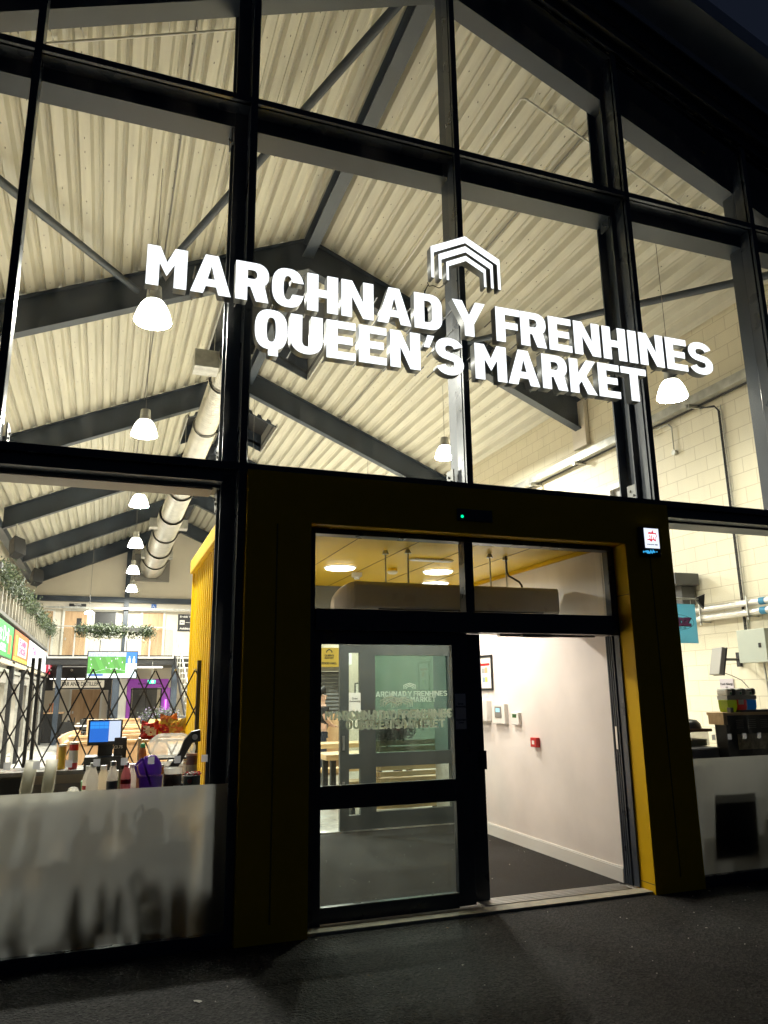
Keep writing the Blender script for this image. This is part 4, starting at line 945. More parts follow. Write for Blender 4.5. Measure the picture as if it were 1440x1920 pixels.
MB().box(-.14, .2, -.08, .22, .012, .20).build('lower_case', M['cup'], t, bevel=.02)
MB().box(-.1, .15, .02, .2, .012, .07).build('pastry', mat('pastry_brown', (.30, .14, .06), .6), t)
t = thing('brown_bottle', 'orange brown sauce bottle with a green top', 'bottle', (.36, 1.4, .941))
MB().lathe([(0, 0), (.035, 0), (.035, .26), (.02, .31), (0, .31)], n=18).build('body', mat('amber_sauce', (.42, .12, .03), .25), t, smooth=True)
MB().lathe([(.022, .31), (.02, .34), (0, .35)], n=14).build('cap', mat('cap_green', (.02, .30, .12), .4), t)
MB().lathe([(.0362, .1), (.0362, .2)], n=18).build('label_band', M['red'], t, smooth=True)
rnd_ = random.Random(4)
def crisps(label, x, y, z, c1, c2, rz=0, tilt=0):
    t = thing('crisp_packet', label, 'crisps', (x, y, z), 'crisp packets behind the domes', rz); t.rotation_euler = (tilt, 0, rz)
    mb = MB(); nx, nz = 8, 9; W_, H_ = .15, .15; vs = []
    for sgn_ in (-1, 1):
        for j in range(nz+1):
            for i in range(nx+1):
                u, v = i/nx, j/nz; b_ = (math.sin(math.pi*u)*math.sin(math.pi*v))**.6*.028
                vs.append((-W_/2+W_*u, sgn_*(b_+.001)+random.uniform(-.008, .008), H_*v+random.uniform(-.006, .006)+(.012*math.cos(6*u) if v == 1 else 0)))
    k = (nx+1)*(nz+1); fs = []
    for s_ in (0, 1):
        for j in range(nz):
            for i in range(nx):
                a = s_*k+j*(nx+1)+i; fs.append((a, a+1, a+nx+2, a+nx+1))
    mb.add(vs, fs); mb.mi = [1 if (((i // nx) % nz-4)/2.6)**2+((i % nx-3.5+((i//nx) % nz-4)*.5)/2.6)**2 < 1 and rnd_.random() < .85 else 0 for i in range(len(fs))]
    mb.build('packet', [mat(c1[0], c1[1], .25, metal=.3), mat(c2[0], c2[1], .3)], t)
RD, YE, OR, WT = ('foil_red', (.55, .02, .02)), ('foil_yellow', (.75, .45, .04)), ('foil_orange', (.75, .20, .03)), ('foil_white', (.75, .6, .5))
crisps('red crisp packet at the left of the crisps', .42, 1.6, 1.31, RD, WT)
crisps('yellow crisp packet in the middle', .54, 1.62, 1.32, YE, RD, R(8), R(-8))
crisps('tilted orange crisp packet on top of the yellow one', .59, 1.66, 1.37, OR, YE, R(-14), R(12))
crisps('yellow crisp packet at the right edge of the crisps', .66, 1.58, 1.33, YE, OR, R(-20))
t = thing('snack_stand', 'pale wooden snack stand carrying the crisp packets', 'stand')
MB().box(.33, .35, 1.52, 1.72, .94, 1.32).box(.74, .76, 1.52, 1.72, .94, 1.32).box(.35, .74, 1.5, 1.74, 1.29, 1.305).box(.33, .76, 1.52, 1.72, .9, .94).build('frame', M['pine'], t)
MB().box(.3, .8, 1.5, 1.74, 0, .9).build('plinth', M['dgrey'], t)
def pot(label, x, y, r_, h, body, lid, band=None, name='tub', cat='tub'):
    t = thing(name, label, cat, (x, y, .941 if y < 1.5 else 1.036))
    MB().lathe([(0, 0), (r_*.92, 0), (r_, .01), (r_, h), (0, h)], n=22).build('body', body, t, smooth=True)
    MB().lathe([(r_*1.06, h), (r_*1.06, h+.018), (0, h+.022)], n=22).build('lid', lid, t)
    if band: MB().lathe([(r_+.0015, h*.25), (r_+.0015, h*.75)], n=22).build('label_band', band, t, smooth=True)
pot('tall brown drinking chocolate tin beside the dark column', .715, .80, .042, .27, mat('tin_brown', (.16, .05, .035), .35), mat('tin_lid_peach', (.65, .35, .25), .4), M['beige'], 'tin', 'tin')
pot('orange tub tucked between the purple jug and the domes', .46, .72, .035, .20, mat('tub_orange', (.65, .22, .03), .4), M['white'], M['paper'])
pot('small white tub in front of the till', .12, .86, .04, .16, M['white'], M['white'], mat('label_green', (.05, .35, .12), .5))
pot('red sauce pot left of the back till box', -.22, 2.15, .04, .22, M['red'], M['white'], M['paper'])
pot('yellow sauce pot next to the red sauce pot', -.32, 2.18, .035, .20, mat('mustard', (.70, .45, .04), .4), M['white'])
t = thing('napkin_pack', 'white packet of napkins standing behind the red capped bottle', 'napkins', (.275, .72, .941))
MB().box(-.02, .02, -.03, .03, 0, .17).build('pack', M['paper'], t, bevel=.004)
# till
t = thing('till_screen', 'black touchscreen till showing blue order buttons', 'till', (.04, 1.95, 1.036))
MB().box(-.16, .17, -.12, .2, 0, .12).build('printer_box', M['black'], t, bevel=.008)
MB().box(-.145, .155, -.03, .0, .215, .445).build('casing', M['black'], t, bevel=.006)
MB().box(-.05, .08, .0, .03, .12, .3).build('stand', M['matt'], t)
mb = MB(); mb.box(-.13, .035, -.0335, -.0315, .245, .43); mb.cur = 1; mb.box(.036, .138, -.0335, -.0315, .25, .43); mb.cur = 2
for i in range(4):
    for j in range(2): mb.box(-.127+.04*i, -.09+.04*i, -.0345, -.0337, .365+.03*j, .39+.03*j)
mb.build('display', [emis('till_blue', (.03, .18, .75), .8), emis('till_white', (.62, .72, .95), .9), emis('till_button', (.04, .32, .95), .9)], t)
mb = MB().box(.09, .2, -.06, .1, .0, .28); mb.build('payment_printer', M['matt'], t, bevel=.006)
mesh_obj('price_lettering', text_mesh('£3.75', .035, .001, .0006), M['paper'], t, (.125, -.1215, .2), FRONT)
# folding trellis gate
gt = thing('folding_gate', 'black diagonal trellis security gate closing off the hall behind the kiosk', 'gate')
GY = 2.62; px_, z0, z1 = .204, .10, 1.955
mb = MB(); x = -1.35; hp = .2125
x = -.11-16*.204
while x < 2.2:
    # straps criss cross: slope so that they pass half a pitch per hp
    for s_ in (-1, 1):
        n = (z1-z0)/hp
        xa, xb = x, x+s_*px_/2*n
        # clip to limits
        lo, hi = -2.6, .95
        def zc(xx): return z1-(xx-xa)/(xb-xa)*(z1-z0)
        a, b = xa, xb
        if max(a, b) < lo or min(a, b) > hi: continue
        ca, cb_ = min(max(a, lo), hi), min(max(b, lo), hi)
        za, zb = zc(ca), zc(cb_)
        y_ = GY+.006*s_
        dx = .008
        mb.prism([(ca-dx, za), (ca+dx, za), (cb_+dx, zb), (cb_-dx, zb)], lambda u, v, y_=y_: (u, y_-.002, v), lambda u, v, y_=y_: (u, y_+.002, v))
    x += px_
tag(mb.build('lattice', M['matt'], gt))
mb = MB(); k = -12
xs = -.11-13*.204
while xs < .95:
    if xs > -2.6: mb.tube((xs, GY-.02, z1-.004), (xs, GY+.02, z1-.004), .013, 8)
    xs += px_
mb.build('rivet', M['galv'], gt)
MB().box(-.69, -.66, GY-.03, GY+.03, 0, 2.07).box(-.63, -.60, GY-.03, GY+.03, 0, 2.07).build('post', M['matt'], gt)
MB().box(.93, .97, GY-.03, GY+.03, 0, 2.05).build('post', M['matt'], gt)

# ================= left balcony and stalls =================
BX = -2.0
lbal = thing('side_balcony', 'first floor balcony along the left with a ribbed metal front', 'balcony')
MB().box(XL_-.9, BX, 3.0, 24, 3.30, 3.50).build('slab', M['dgrey'], lbal)
mb = MB(); y = 3.2
while y < 24:
    mb.box(BX-.03, BX-.01, y, y+.32, 3.34, 3.98); mb.box(BX-.008, BX+.05, y+.32, y+.40, 3.34, 3.98); y += .62
mb.build('ribbed_front', mat('balcony_metal', (.30, .28, .23), .4, metal=.2, var=.2), lbal)
MB().box(BX-.04, BX+.045, 3.0, 24, 3.26, 3.33).build('edge_trim', M['dgrey'], lbal)
MB().tube((BX, 3, 4.02), (BX, 24, 4.02), .02, 8).build('handrail', M['galv'], lbal)
def foliage(name, label, x0, x1, y0, y1, z0, z1, n, s_, group=None, mats=None, trail=0.0, seed=1):
    rnd = random.Random(seed)
    t = thing(name, label, 'plant', ((x0+x1)/2, (y0+y1)/2, z0), group)
    cx, cy = (x0+x1)/2, (y0+y1)/2
    mb = MB()
    nc = max(6, int((abs(x1-x0)+abs(y1-y0))*9)); cl = [(rnd.uniform(x0, x1), rnd.uniform(y0, y1), rnd.uniform(z0+.05, z1)) for _ in range(nc)]
    for i in range(n):
        c = cl[rnd.randrange(nc)]; k = .11
        p = Vector((c[0]-cx+rnd.gauss(0, k), c[1]-cy+rnd.gauss(0, k), c[2]-z0+rnd.gauss(0, k*.75)-(trail*rnd.random()**2)))
        d = Vector((rnd.gauss(0, 1), rnd.gauss(0, 1), rnd.gauss(.2, 1))).normalized(); u = d.orthogonal().normalized()*s_*.32
        d = d*s_*rnd.uniform(.6, 1.3); mb.cur = 0 if rnd.random() < .65 else 1
        mb.quad(p, p+d*.5+u, p+d, p+d*.5-u)
    mb.build('foliage', mats or [M['leaf'], M['leaf2']], t)
    MB().box(x0-cx, x1-cx, y0-cy, y1-cy, -.03, .12).build('trough', M['dgrey'], t)
for i, (y0, y1, lab) in enumerate(((9.4, 12.2, 'nearest hanging foliage trough on the left balcony rail'), (13.2, 16.6, 'second foliage trough from the front on the left balcony rail'), (17.6, 20.4, 'third foliage trough on the left balcony rail'), (21.2, 23.8, 'farthest foliage trough on the left balcony rail, by the corner'))):
    foliage('planter', lab, BX-.08, BX+.10, y0, y1, 3.98, 4.06, 3200, .06, 'foliage troughs on the left balcony rail', trail=.22, seed=i)
# stall fronts under the balcony
stall = thing('stall_row', 'row of glazed dark framed stalls under the left balcony', 'shop front')
MB().box(BX-.5, BX-.12, 3, 26, 2.36, 3.28).build('fascia', M['grey'], stall)
MB().box(BX-.3, BX+.0, 3, 26, 2.38, 2.48).build('lower_trim', mat('trim_beige', (.38, .33, .26), .5), stall)
MB().box(XL_-.85, BX-.6, 3, 26, 0, 2.9).build('inner_wall', mat('stall_wall_grey', (.36, .34, .30), .6, var=.15), stall)
for y in (5.0, 8.4, 11.2, 13.9, 16.6, 19.3, 22.0, 24.6):
    MB().box(BX-.14, BX+.02, y, y+.16, 0, 2.38).build('post', M['matt'], stall)
for y in (8.7, 11.5, 14.2, 16.9, 19.6, 22.3):
    MB().box(BX-.12, BX-.06, y, y+.05, 0, 2.3).box(BX-.12, BX-.06, y+2.2, y+2.25, 0, 2.3).box(BX-.12, BX-.06, y, y+2.25, 2.22, 2.3).build('frame', M['galv'], stall)
    MB().box(BX-.16, BX-.1, y+.05, y+2.2, 2.0, 2.2).build('shutter_box', M['grey'], stall)
for y in (11.0, 13.7, 17.3, 22.1):
    MB().prism([(0, 0), (.06, 0), (.24, .1), (.24, .16)], lambda a, z, y=y: (BX-.12+a*.5, y, 2.36+z-.02), lambda a, z, y=y: (BX-.12+a*.5, y+.5, 2.36+z-.02)).build('bracket', M['matt'], stall)
def lightbox(label, y0, y1, c, es, items):
    t = thing('stall_sign', label, 'shop sign')
    MB().box(BX-.12, BX-.005, y0, y1, 2.50, 3.22).build('box', M['dgrey'], t)
    B('face', (BX-.005, BX+.005, y0+.03, y1-.03, 2.52, 3.20), emis('face_'+label[:9], c, es), t)
    for kind, *a in items:
        if kind == 't':
            s_, yc, zc_, sz, wd, cc, bold = a
            mesh_obj('sign_lettering', text_mesh(s_, sz, .002, bold, wd), emis('let_%s' % str(cc), cc, .8), t, (BX+.009, yc, zc_), facex(1))
        else:
            ya, yb, za, zb, cc = a
            B('sign_panel', (BX+.0055, BX+.0075, ya, yb, za, zb), emis('pan_%s' % str(cc), cc, .75), t)
lightbox('green illuminated stall sign with pale mint lettering', 9.0, 13.3, (.03, .36, .07), .75, [('t', 'Market Deli', 10.9, 2.95, .42, 3.0, (.65, .95, .80), .012), ('t', 'GRILL', 11.6, 2.68, .2, 1.0, (.65, .95, .80), .01), ('p', 12.5, 12.9, 2.6, 3.0, (.85, .14, .04))])
lightbox('orange stall sign with a white panel and lime lower edge', 13.55, 17.0, (.85, .14, .01), .8, [('p', 14.5, 16.6, 2.66, 3.08, (.95, .80, .88)), ('t', 'FLAMIN', 15.55, 2.97, .22, 1.7, (.60, .05, .20), .01), ('t', 'CHICKEN', 15.55, 2.78, .2, 1.7, (.60, .05, .20), .01), ('p', 13.6, 16.95, 2.525, 2.60, (.55, .85, .05)), ('p', 13.9, 14.2, 2.64, 3.1, (.95, .6, .05))])
lightbox('plain white lit stall sign with small dark marks', 17.25, 20.8, (.85, .87, .95), 1.0, [('t', 'THAI', 19.0, 2.95, .3, 1.2, (.35, .05, .25), .01), ('t', 'EAT', 19.0, 2.7, .18, .8, (.1, .1, .3), .006)])
lightbox('blank white lit stall sign beside the red one', 20.95, 24.4, (.88, .88, .92), 1.05, [])
lightbox('red stall sign with white characters at the far end', 24.5, 27.6, (.75, .02, .06), .8, [('t', 'SOI', 26.0, 3.0, .34, 1.4, (.95, .75, .80), .015), ('t', '59', 26.0, 2.7, .34, 1.0, (.95, .75, .80), .015)])

# ================= far walkway =================
fr_ = thing('walkway_railing', 'glass balustrade with steel posts along the far first floor walkway', 'railing')
for x in (-1.95, -1.1, -.23, .66, 1.51, 2.38):
    MB().box(x-.025, x+.025, 23.86, 23.9, 3.06, 4.14).build('post', M['alu'], fr_)
MB().tube((-1.95, 23.88, 4.15), (2.4, 23.88, 4.15), .022, 8).build('handrail', M['alu'], fr_)
MB().box(-1.95, 2.4, 23.8, 23.9, 3.0, 3.07).build('base_rail', M['alu'], fr_)
MB().quad((-1.93, 23.88, 3.12), (2.36, 23.88, 3.12), (2.36, 23.88, 4.08), (-1.93, 23.88, 4.08)).build('glass', glass_mat('balustrade_glass', (.72, .73, .70), 1.2, dirt=.12), fr_)
for i, (x0, x1, lab) in enumerate(((-1.0, -.22, 'left hanging foliage trough on the far glass railing'), (-.12, .62, 'middle foliage trough on the far glass railing'), (.74, 1.46, 'right foliage trough on the far glass railing'))):
    foliage('planter', lab, x0, x1, 23.6, 23.82, 3.98, 4.10, 1600, .07, 'foliage troughs on the far railing', trail=.25, seed=20+i)
def far_door(label, x0, x1, z0, z1, win=False, y=YB, leafm='oak'):
    t = thing('flush_door', label, 'door', ((x0+x1)/2, y, z0)); hw = (x1-x0)/2
    B('leaf', (-hw, hw, -.06, -.01, 0, z1-z0), M[leafm], t)
    MB().box(-hw-.09, -hw, -.07, -.005, 0, z1-z0+.09).box(hw, hw+.09, -.07, -.005, 0, z1-z0+.09).box(-hw, hw, -.07, -.005, z1-z0, z1-z0+.09).build('frame', M['white'], t)
    if win: B('vision_panel', (hw-.42, hw-.22, -.065, -.06, 1.45, 1.9), M['black'], t)
    MB().box(-hw+.06, -hw+.12, -.09, -.06, .95, 1.05).build('handle', M['alu'], t)
far_door('oak office door with a narrow dark window on the far landing', -1.79, -.88, 3.1, 5.3, True)
far_door('oak door under the wheelchair symbol on the far landing', 1.46, 2.35, 3.1, 5.32)
far_door('partly hidden oak door at the left end of the far landing', -3.1, -2.27, 3.1, 5.28)
far_door('pale oak double door behind the bar tables', -1.25, -.1, 0, 1.95)
far_door('narrow oak door right of the double door in the bar', .28, .62, 0, 1.95)
t = thing('office_window', 'dark square internal window on the far landing wall', 'window')
B('pane', (-.57, .31, YB-.03, YB-.01, 4.3, 5.3), M['black'], t)
MB().box(-.65, -.57, YB-.05, YB-.005, 4.2, 5.38).box(.31, .39, YB-.05, YB-.005, 4.2, 5.38).box(-.57, .31, YB-.05, YB-.005, 5.3, 5.38).box(-.57, .31, YB-.05, YB-.005, 4.2, 4.3).build('frame', M['white'], t)
def plate(name, label, x0, x1, z0, z1, mm, txt=None, sz=.1, tm='paper', y=YB-.02, zt=None, bold=.003, cat='sign'):
    t = thing(name, label, cat)
    B('plate', (x0, x1, y-.02, y, z0, z1), mm, t)
    if txt: mesh_obj('lettering', text_mesh(txt, sz, .002, bold), M[tm], t, ((x0+x1)/2, y-.022, zt or (z0+z1)/2), FRONT)
    return t
plate('door_sign', 'black name plate lettered Swyddfa Office above the office door', -1.66, -.96, 5.46, 5.64, M['black'], 'Swyddfa\nOffice', .09)
t = plate('access_sign', 'small blue wheelchair symbol above the right landing door', 1.80, 2.02, 5.48, 5.70, mat('sign_blue', (.02, .12, .45), .4))
MB().path([(1.88, YB-.045, 5.66), (1.88, YB-.045, 5.58), (1.95, YB-.045, 5.58), (1.97, YB-.045, 5.52)], .010, 6).build('symbol', M['paper'], t)
wheel = arc(1.895, 5.55, .05, .05, 100, 400, 16)
MB().path([(a, YB-.045, b) for a, b in wheel], .007, 6).build('symbol_wheel', M['paper'], t)
t = plate('direction_board', 'black direction board with an arrow cut off by the yellow cladding', 3.0, 4.3, 4.5, 5.27, M['black'])
for s_, z in (('Seddi Ychwanegol', 5.16), ('Additional Seating', 4.62)):
    o = mesh_obj('lettering', text_mesh(s_, .12, .002, .004, 1.15), M['paper'], t, (3.66, YB-.043, z), FRONT)
B('arrow_tile', (3.08, 3.3, YB-.045, YB-.041, 4.8, 5.0), M['paper'], t)
MB().box(3.13, 3.26, YB-.048, YB-.046, 4.89, 4.91).prism([(3.11, 4.9), (3.17, 4.94), (3.17, 4.86)], lambda x, z: (x, YB-.048, z), lambda x, z: (x, YB-.046, z)).build('arrow', M['ink'], t)
B('rule', (3.34, 4.2, YB-.045, YB-.041, 4.89, 4.91), M['paper'], t)
t = thing('wall_heater', 'white grille unit fixed above the right landing door', 'vent')
MB().box(1.5, 2.3, YB-.1, YB-.005, 5.85, 5.98).build('body', M['white'], t); MB().box(1.55, 2.25, YB-.105, YB-.1, 5.88, 5.89).box(1.55, 2.25, YB-.105, YB-.1, 5.92, 5.93).build('slot', M['ink'], t)
# television
tv = thing('television', 'wide television showing a green football pitch, hung from the walkway', 'television', (.21, 20.0, 2.23))
B('casing', (-.75, .77, -.03, .05, -.02, .83), M['black'], tv)
def grad_pitch():
    m = bpy.data.materials.new('pitch_picture'); m.use_nodes = True; n, l = m.node_tree.nodes, m.node_tree.links; b = n['Principled BSDF']
    tc = n.new('ShaderNodeTexCoord'); wv = n.new('ShaderNodeTexWave'); wv.inputs['Scale'].default_value = 1.1; wv.inputs['Distortion'].default_value = 0
    mp = n.new('ShaderNodeMapping'); mp.inputs['Rotation'].default_value = (0, R(25), 0); l.new(tc.outputs['Object'], mp.inputs[0]); l.new(mp.outputs[0], wv.inputs['Vector'])
    cr = n.new('ShaderNodeValToRGB'); cr.color_ramp.interpolation = 'CONSTANT'; cr.color_ramp.elements[0].color = (.07, .42, .03, 1); cr.color_ramp.elements[1].position = .5; cr.color_ramp.elements[1].color = (.10, .55, .045, 1)
    l.new(wv.outputs['Fac'], cr.inputs[0]); l.new(cr.outputs[0], b.inputs['Emission Color']); b.inputs['Emission Strength'].default_value = 1.0; b.inputs['Base Color'].default_value = (.02, .02, .02, 1); return m
B('pitch', (-.72, .41, -.034, -.031, .13, .66), grad_pitch(), tv)
B('crowd', (-.72, .41, -.034, -.031, .66, .80), mat('crowd_picture', (.25, .28, .38), .6, var=.9, vscale=30, emit=(.20, .25, .38), es=.6), tv)
mb = MB(); rnd = random.Random(5)
for k in range(14): 
    x, z = rnd.uniform(-.65, .35), rnd.uniform(.2, .6); mb.box(x, x+.018, -.037, -.035, z, z+.045)
mb.path([(-.6, -.036, .16), (-.1, -.036, .3), (.4, -.036, .22)], .003, 4); mb.build('players', emis('player_white', (.8, .85, 1), .9), tv)
B('side_panel', (.41, .745, -.034, -.031, .45, .80), emis('tv_blue', (.02, .16, .62), .9), tv)
mb = MB()
for xx in (.47, .61): mb.box(xx, xx+.08, -.037, -.035, .46, .6).box(xx+.02, xx+.06, -.037, -.035, .61, .67)
mb.build('pundits', emis('pundit_tone', (.62, .72, .82), .8), tv)
B('info_panel', (.41, .745, -.034, -.031, .0, .45), emis('tv_pale', (.62, .80, .95), .95), tv)
B('ticker', (-.72, .41, -.034, -.031, .0, .13), emis('tv_ticker', (.70, .90, .90), .95), tv)
B('caption_bar', (-.68, -.25, -.037, -.035, .06, .12), emis('tv_caption', (.03, .10, .42), .8), tv)
for x in (-.4, .4): MB().tube((x, .05, .8), (x, .3, 1.2), .015, 6).build('bracket', M['matt'], tv)

# ================= bar and purple shop =================
t = thing('bar_sign', 'cream board lettered BAR AND DISTILLERY under the far walkway', 'sign')
B('board', (-1.85, .02, 26.9, 26.95, 2.0, 2.28), emis('bar_board_cream', (.80, .70, .52), .55), t)
mesh_obj('lettering', text_mesh('BAR AND DISTILLERY', .22, .003, .004, 1.45), M['ink'], t, (-.82, 26.895, 2.14), FRONT)
rg = arc(-1.67, 2.14, .09, .09, 0, 350, 20); rgi = arc(-1.67, 2.14, .075, .075, 0, 350, 20)
mesh_obj('roundel', curve_mesh([rg, rgi], .002), mat('roundel_rust', (.35, .12, .06), .5), t, (0, 26.895, 0), FRONT)
t = thing('far_bar', 'dark framed opening of the far bar below its sign', 'shop front')
MB().box(-2.9, .4, 26.9, 27.0, 2.28, 2.8).box(-2.9, -1.85, 26.9, 27, 1.9, 2.28).box(.02, .3, 26.9, 27, 1.9, 2.28).box(.20, .3, 26.9, 27.0, 0, 1.95).box(-1.9, .3, 26.86, 26.9, 1.95, 1.99).build('frame', M['matt'], t)
MB().box(-1.9, -.7, 25.5, 25.6, 2.30, 2.33).build('strip_lamp', emis('strip_lamp_light', (1, .93, .82), 5), t)
for i, (x, y) in enumerate(((-1.0, 28.5), (1.6, 28.0))):
    t = thing('strip_lamp', ['ceiling strip lamp inside the far bar', 'ceiling strip lamp inside the purple shop'][i], 'ceiling lamp')
    MB().box(x-.7, x+.7, y, y+.15, 2.80, 2.84).build('tube', emis('strip_lamp_light', (1, .93, .82), 5), t)
t = thing('purple_shopfront', 'purple shop front with a dark doorway right of the bar', 'shop front')
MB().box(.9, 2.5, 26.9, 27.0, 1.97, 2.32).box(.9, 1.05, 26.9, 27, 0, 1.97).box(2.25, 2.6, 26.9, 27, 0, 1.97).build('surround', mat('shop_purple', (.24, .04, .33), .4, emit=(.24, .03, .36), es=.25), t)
MB().box(1.05, 1.1, 26.92, 26.98, 0, 1.95).box(2.2, 2.25, 26.92, 26.98, 0, 1.95).box(1.1, 2.2, 26.92, 26.98, 1.9, 1.95).box(1.62, 1.66, 26.92, 26.98, 0, 1.9).build('frame', M['matt'], t)
MB().box(.55, .88, 26.9, 27, 0, 2.8).build('white_pier', M['white'], t)
MB().tube((2.42, 26.86, .7), (2.42, 26.86, 1.5), .03, 8).build('neon_tube', emis('neon_violet', (.75, .12, 1.0), 4), t)
mesh_obj('lettering', text_mesh('Beautiful gifts of Wales', .1, .002, .001, .95), M['ink'], t, (1.78, 26.895, 2.13), FRONT)
MB().box(1.2, 2.2, 29.0, 29.1, 0, 2.2).build('rear_panel', M['dgrey'], t)
t = thing('exit_sign', 'small lit green exit sign above the purple shop', 'sign')
B('plate', (1.42, 1.68, 21.95, 22, 2.07, 2.19), emis('exit_green', (.05, .75, .48), .9), t)
B('symbol', (1.55, 1.62, 21.94, 21.949, 2.09, 2.17), emis('exit_white', (.8, 1, .9), 1), t)
t2 = MB().tube((1.55, 21.97, 2.19), (1.55, 21.97, 2.8), .01, 6).build('rod', M['galv'], t)
bc = thing('bar_counter', 'dark fronted bar counter with taps at the left of the far hall', 'bar counter', (-1.75, 26.0, 0))
MB().box(-.45, .35, -.3, .5, 0, 1.05).build('front', M['black'], bc); MB().box(-.5, .42, -.36, .55, 1.05, 1.10).build('top', M['oak'], bc)
for x in (-.1, 0, .12): MB().tube((x, 0, 1.1), (x, 0, 1.42), .025, 8).tube((x, -.1, 1.38), (x, 0, 1.40), .015, 6).build('tap', mat('copper', (.45, .18, .1), .3, metal=.8), bc)
# chairs
def chair():
    t = thing('bar_chair', '', 'chair', group='dark chairs in the bar area')
    MB().box(-.2, .2, -.2, .2, .44, .48).build('seat', M['black'], t, bevel=.01)
    MB().box(-.2, .2, .17, .2, .55, .90).build('backrest', M['black'], t, bevel=.01)
    for sx in (-1, 1):
        for sy in (-1, 1): MB().tube((.17*sx, .17*sy, .44), (.2*sx, .21*sy, 0), .012, 6).build('leg', M['matt'], t)
        MB().tube((.17*sx, .18, .46), (.17*sx, .19, .6), .012, 6).build('upright', M['matt'], t)
    return t
c0 = chair()
CH_ = [(-.95, 20.5, 170, 'nearest dark chair at the corner of the bar tables'), (-.82, 22.0, 100, 'dark chair turned sideways at the first bar table'), (-.55, 23.2, 200, 'dark chair behind the first bar table'), (-.35, 24.6, 160, 'dark chair beside the floor post'), (-.15, 21.4, 10, 'dark chair facing the bar tables from the right'), (1.15, 23.0, 190, 'dark chair in front of the purple shop'), (-.75, 25.6, 90, 'dark chair far back by the oak double door')]
for i, (x, y, a, lab) in enumerate(CH_):
    o = c0 if i == 0 else copy_tree(c0); o.location = (x, y, .006); o.rotation_euler = (0, 0, R(a)); o['label'] = lab
for x, y, lab in ((-.6, 21.3, 'pale topped bar table nearest the booths'), (-.35, 24.0, 'pale topped bar table near the double door'), (1.5, 24.0, 'pale topped table before the purple shop')):
    t = thing('bar_table', lab, 'table', (x, y, .006)); B('table_top', (-.45, .35, -.35, .35, .72, .75), M['white'], t)
    MB().tube((0, 0, 0), (0, 0, .72), .03, 8).box(-.2, .2, -.2, .2, 0, .02).build('leg', M['matt'], t)
# booths
def booth(x0, x1, y, h_, lab, ret=True):
    t = thing('booth_bench', lab, 'bench', (x0, y, .006), 'oak booth benches in the hall'); w_ = x1-x0
    MB().box(0, w_, 0, .05, 0, h_).build('backrest', M['oak'], t, bevel=.004)
    MB().box(0, w_, -.02, .07, h_, h_+.035).build('cap_rail', M['pine'], t)
    MB().box(.05, w_, .05, .5, .40, .45).build('seat', M['pine'], t)
    if ret: MB().box(-.045, -.002, -.05, .75, 0, h_+.02).build('side_panel', M['oak'], t)
booth(-.42, .62, 5.9, 1.04, 'nearest oak booth bench, its panelled back towards the kiosk')
booth(-.45, .75, 8.4, 1.0, 'second oak booth bench from the kiosk')
booth(.35, 1.25, 10.3, .98, 'third oak booth bench, set to the right')
booth(.35, 1.4, 12.3, .98, 'fourth oak booth bench, set to the right')
booth(-.3, 1.0, 16.3, 1.04, 'farthest oak booth bench with a broad plain back')
booth(.4, 1.6, 14.2, .96, 'oak booth bench just in front of the lavender planter')
t = thing('slatted_bench', 'slatted timber bench at the foot of the lavender planter', 'bench')
mb = MB()
for k in range(5): mb.box(1.15, 2.4, 15.2, 15.26, .45+.13*k, .56+.13*k)
mb.build('slat', M['pine'], t)
foliage('lavender_planter', 'long planter of purple grey lavender behind the benches', 1.15, 2.3, 16.0, 16.4, 1.0, 1.15, 4500, .05, mats=[M['leaf'], M['lav']], seed=44)
# curved panel
t = thing('curved_screen', 'curved oak screen at the left end of the booths', 'screen')
pts = [(-.62+.25*math.cos(R(a))*-1+.2, 8.6+3.2*math.sin(R(a))) for a in range(0, 91, 10)]
mb = MB()
for (xa, ya), (xb, yb) in zip(pts, pts[1:]): mb.prism([(0, 0), (.04, 0), (.04, 1), (0, 1)], lambda u, v, xa=xa, ya=ya: (xa+u, ya, v), lambda u, v, xb=xb, yb=yb: (xb+u, yb, v))
mb.build('panel', M['oak'], t)
# stair behind yellow cladding
t = thing('staircase', 'dark steel staircase with open treads beside the yellow cladding', 'staircase')
mb = MB()
for k in range(15): mb.box(2.48, 3.3, 23.6-.5*k, 23.9-.5*k, 3.0-.2*k, 3.04-.2*k)
mb.build('tread', M['galv'], t)
MB().prism([(24, 3.1), (24, 2.8), (16.9, -.0), (16.4, .0)], lambda y, z: (2.44, y, z), lambda y, z: (2.48, y, z)).build('stringer', M['matt'], t)
mb = MB()
for k in range(8): mb.tube((2.45, 23.7-1.0*k, 3.1-.4*k), (2.45, 23.7-1.0*k, 4.1-.4*k), .014, 6)
mb.tube((2.45, 24, 4.15), (2.45, 16.5, 1.1), .02, 8); mb.build('balustrade', M['galv'], t)

# ================= seen through the lobby doors =================
def table(label, x, y, rz=0):
    t = thing('timber_table', label, 'table', (x, y, .006), 'chunky timber tables beyond the lobby', rz)
    B('table_top', (-.75, .75, -.32, .32, .70, .78), M['pine'], t, bevel=.006)
    for sx in (-1, 1):
        for sy in (-1, 1): MB().box(.62*sx-.04, .62*sx+.04, .22*sy-.04, .22*sy+.04, .03, .70).build('leg', M['matt'], t)
        MB().box(.62*sx-.04, .62*sx+.04, -.18, .18, 0, .03).build('foot_rail', M['matt'], t)
def bench(label, x, y, w_=1.6):
    t = thing('timber_bench', label, 'bench', (x, y, .006), 'timber benches beyond the lobby')
    B('seat', (-w_/2, w_/2, -.15, .15, .40, .46), M['pine'], t, bevel=.004)
    for sx in (-1, 1): MB().box(w_*.42*sx-.03, w_*.42*sx+.03, -.12, .12, 0, .40).build('leg', M['matt'], t)
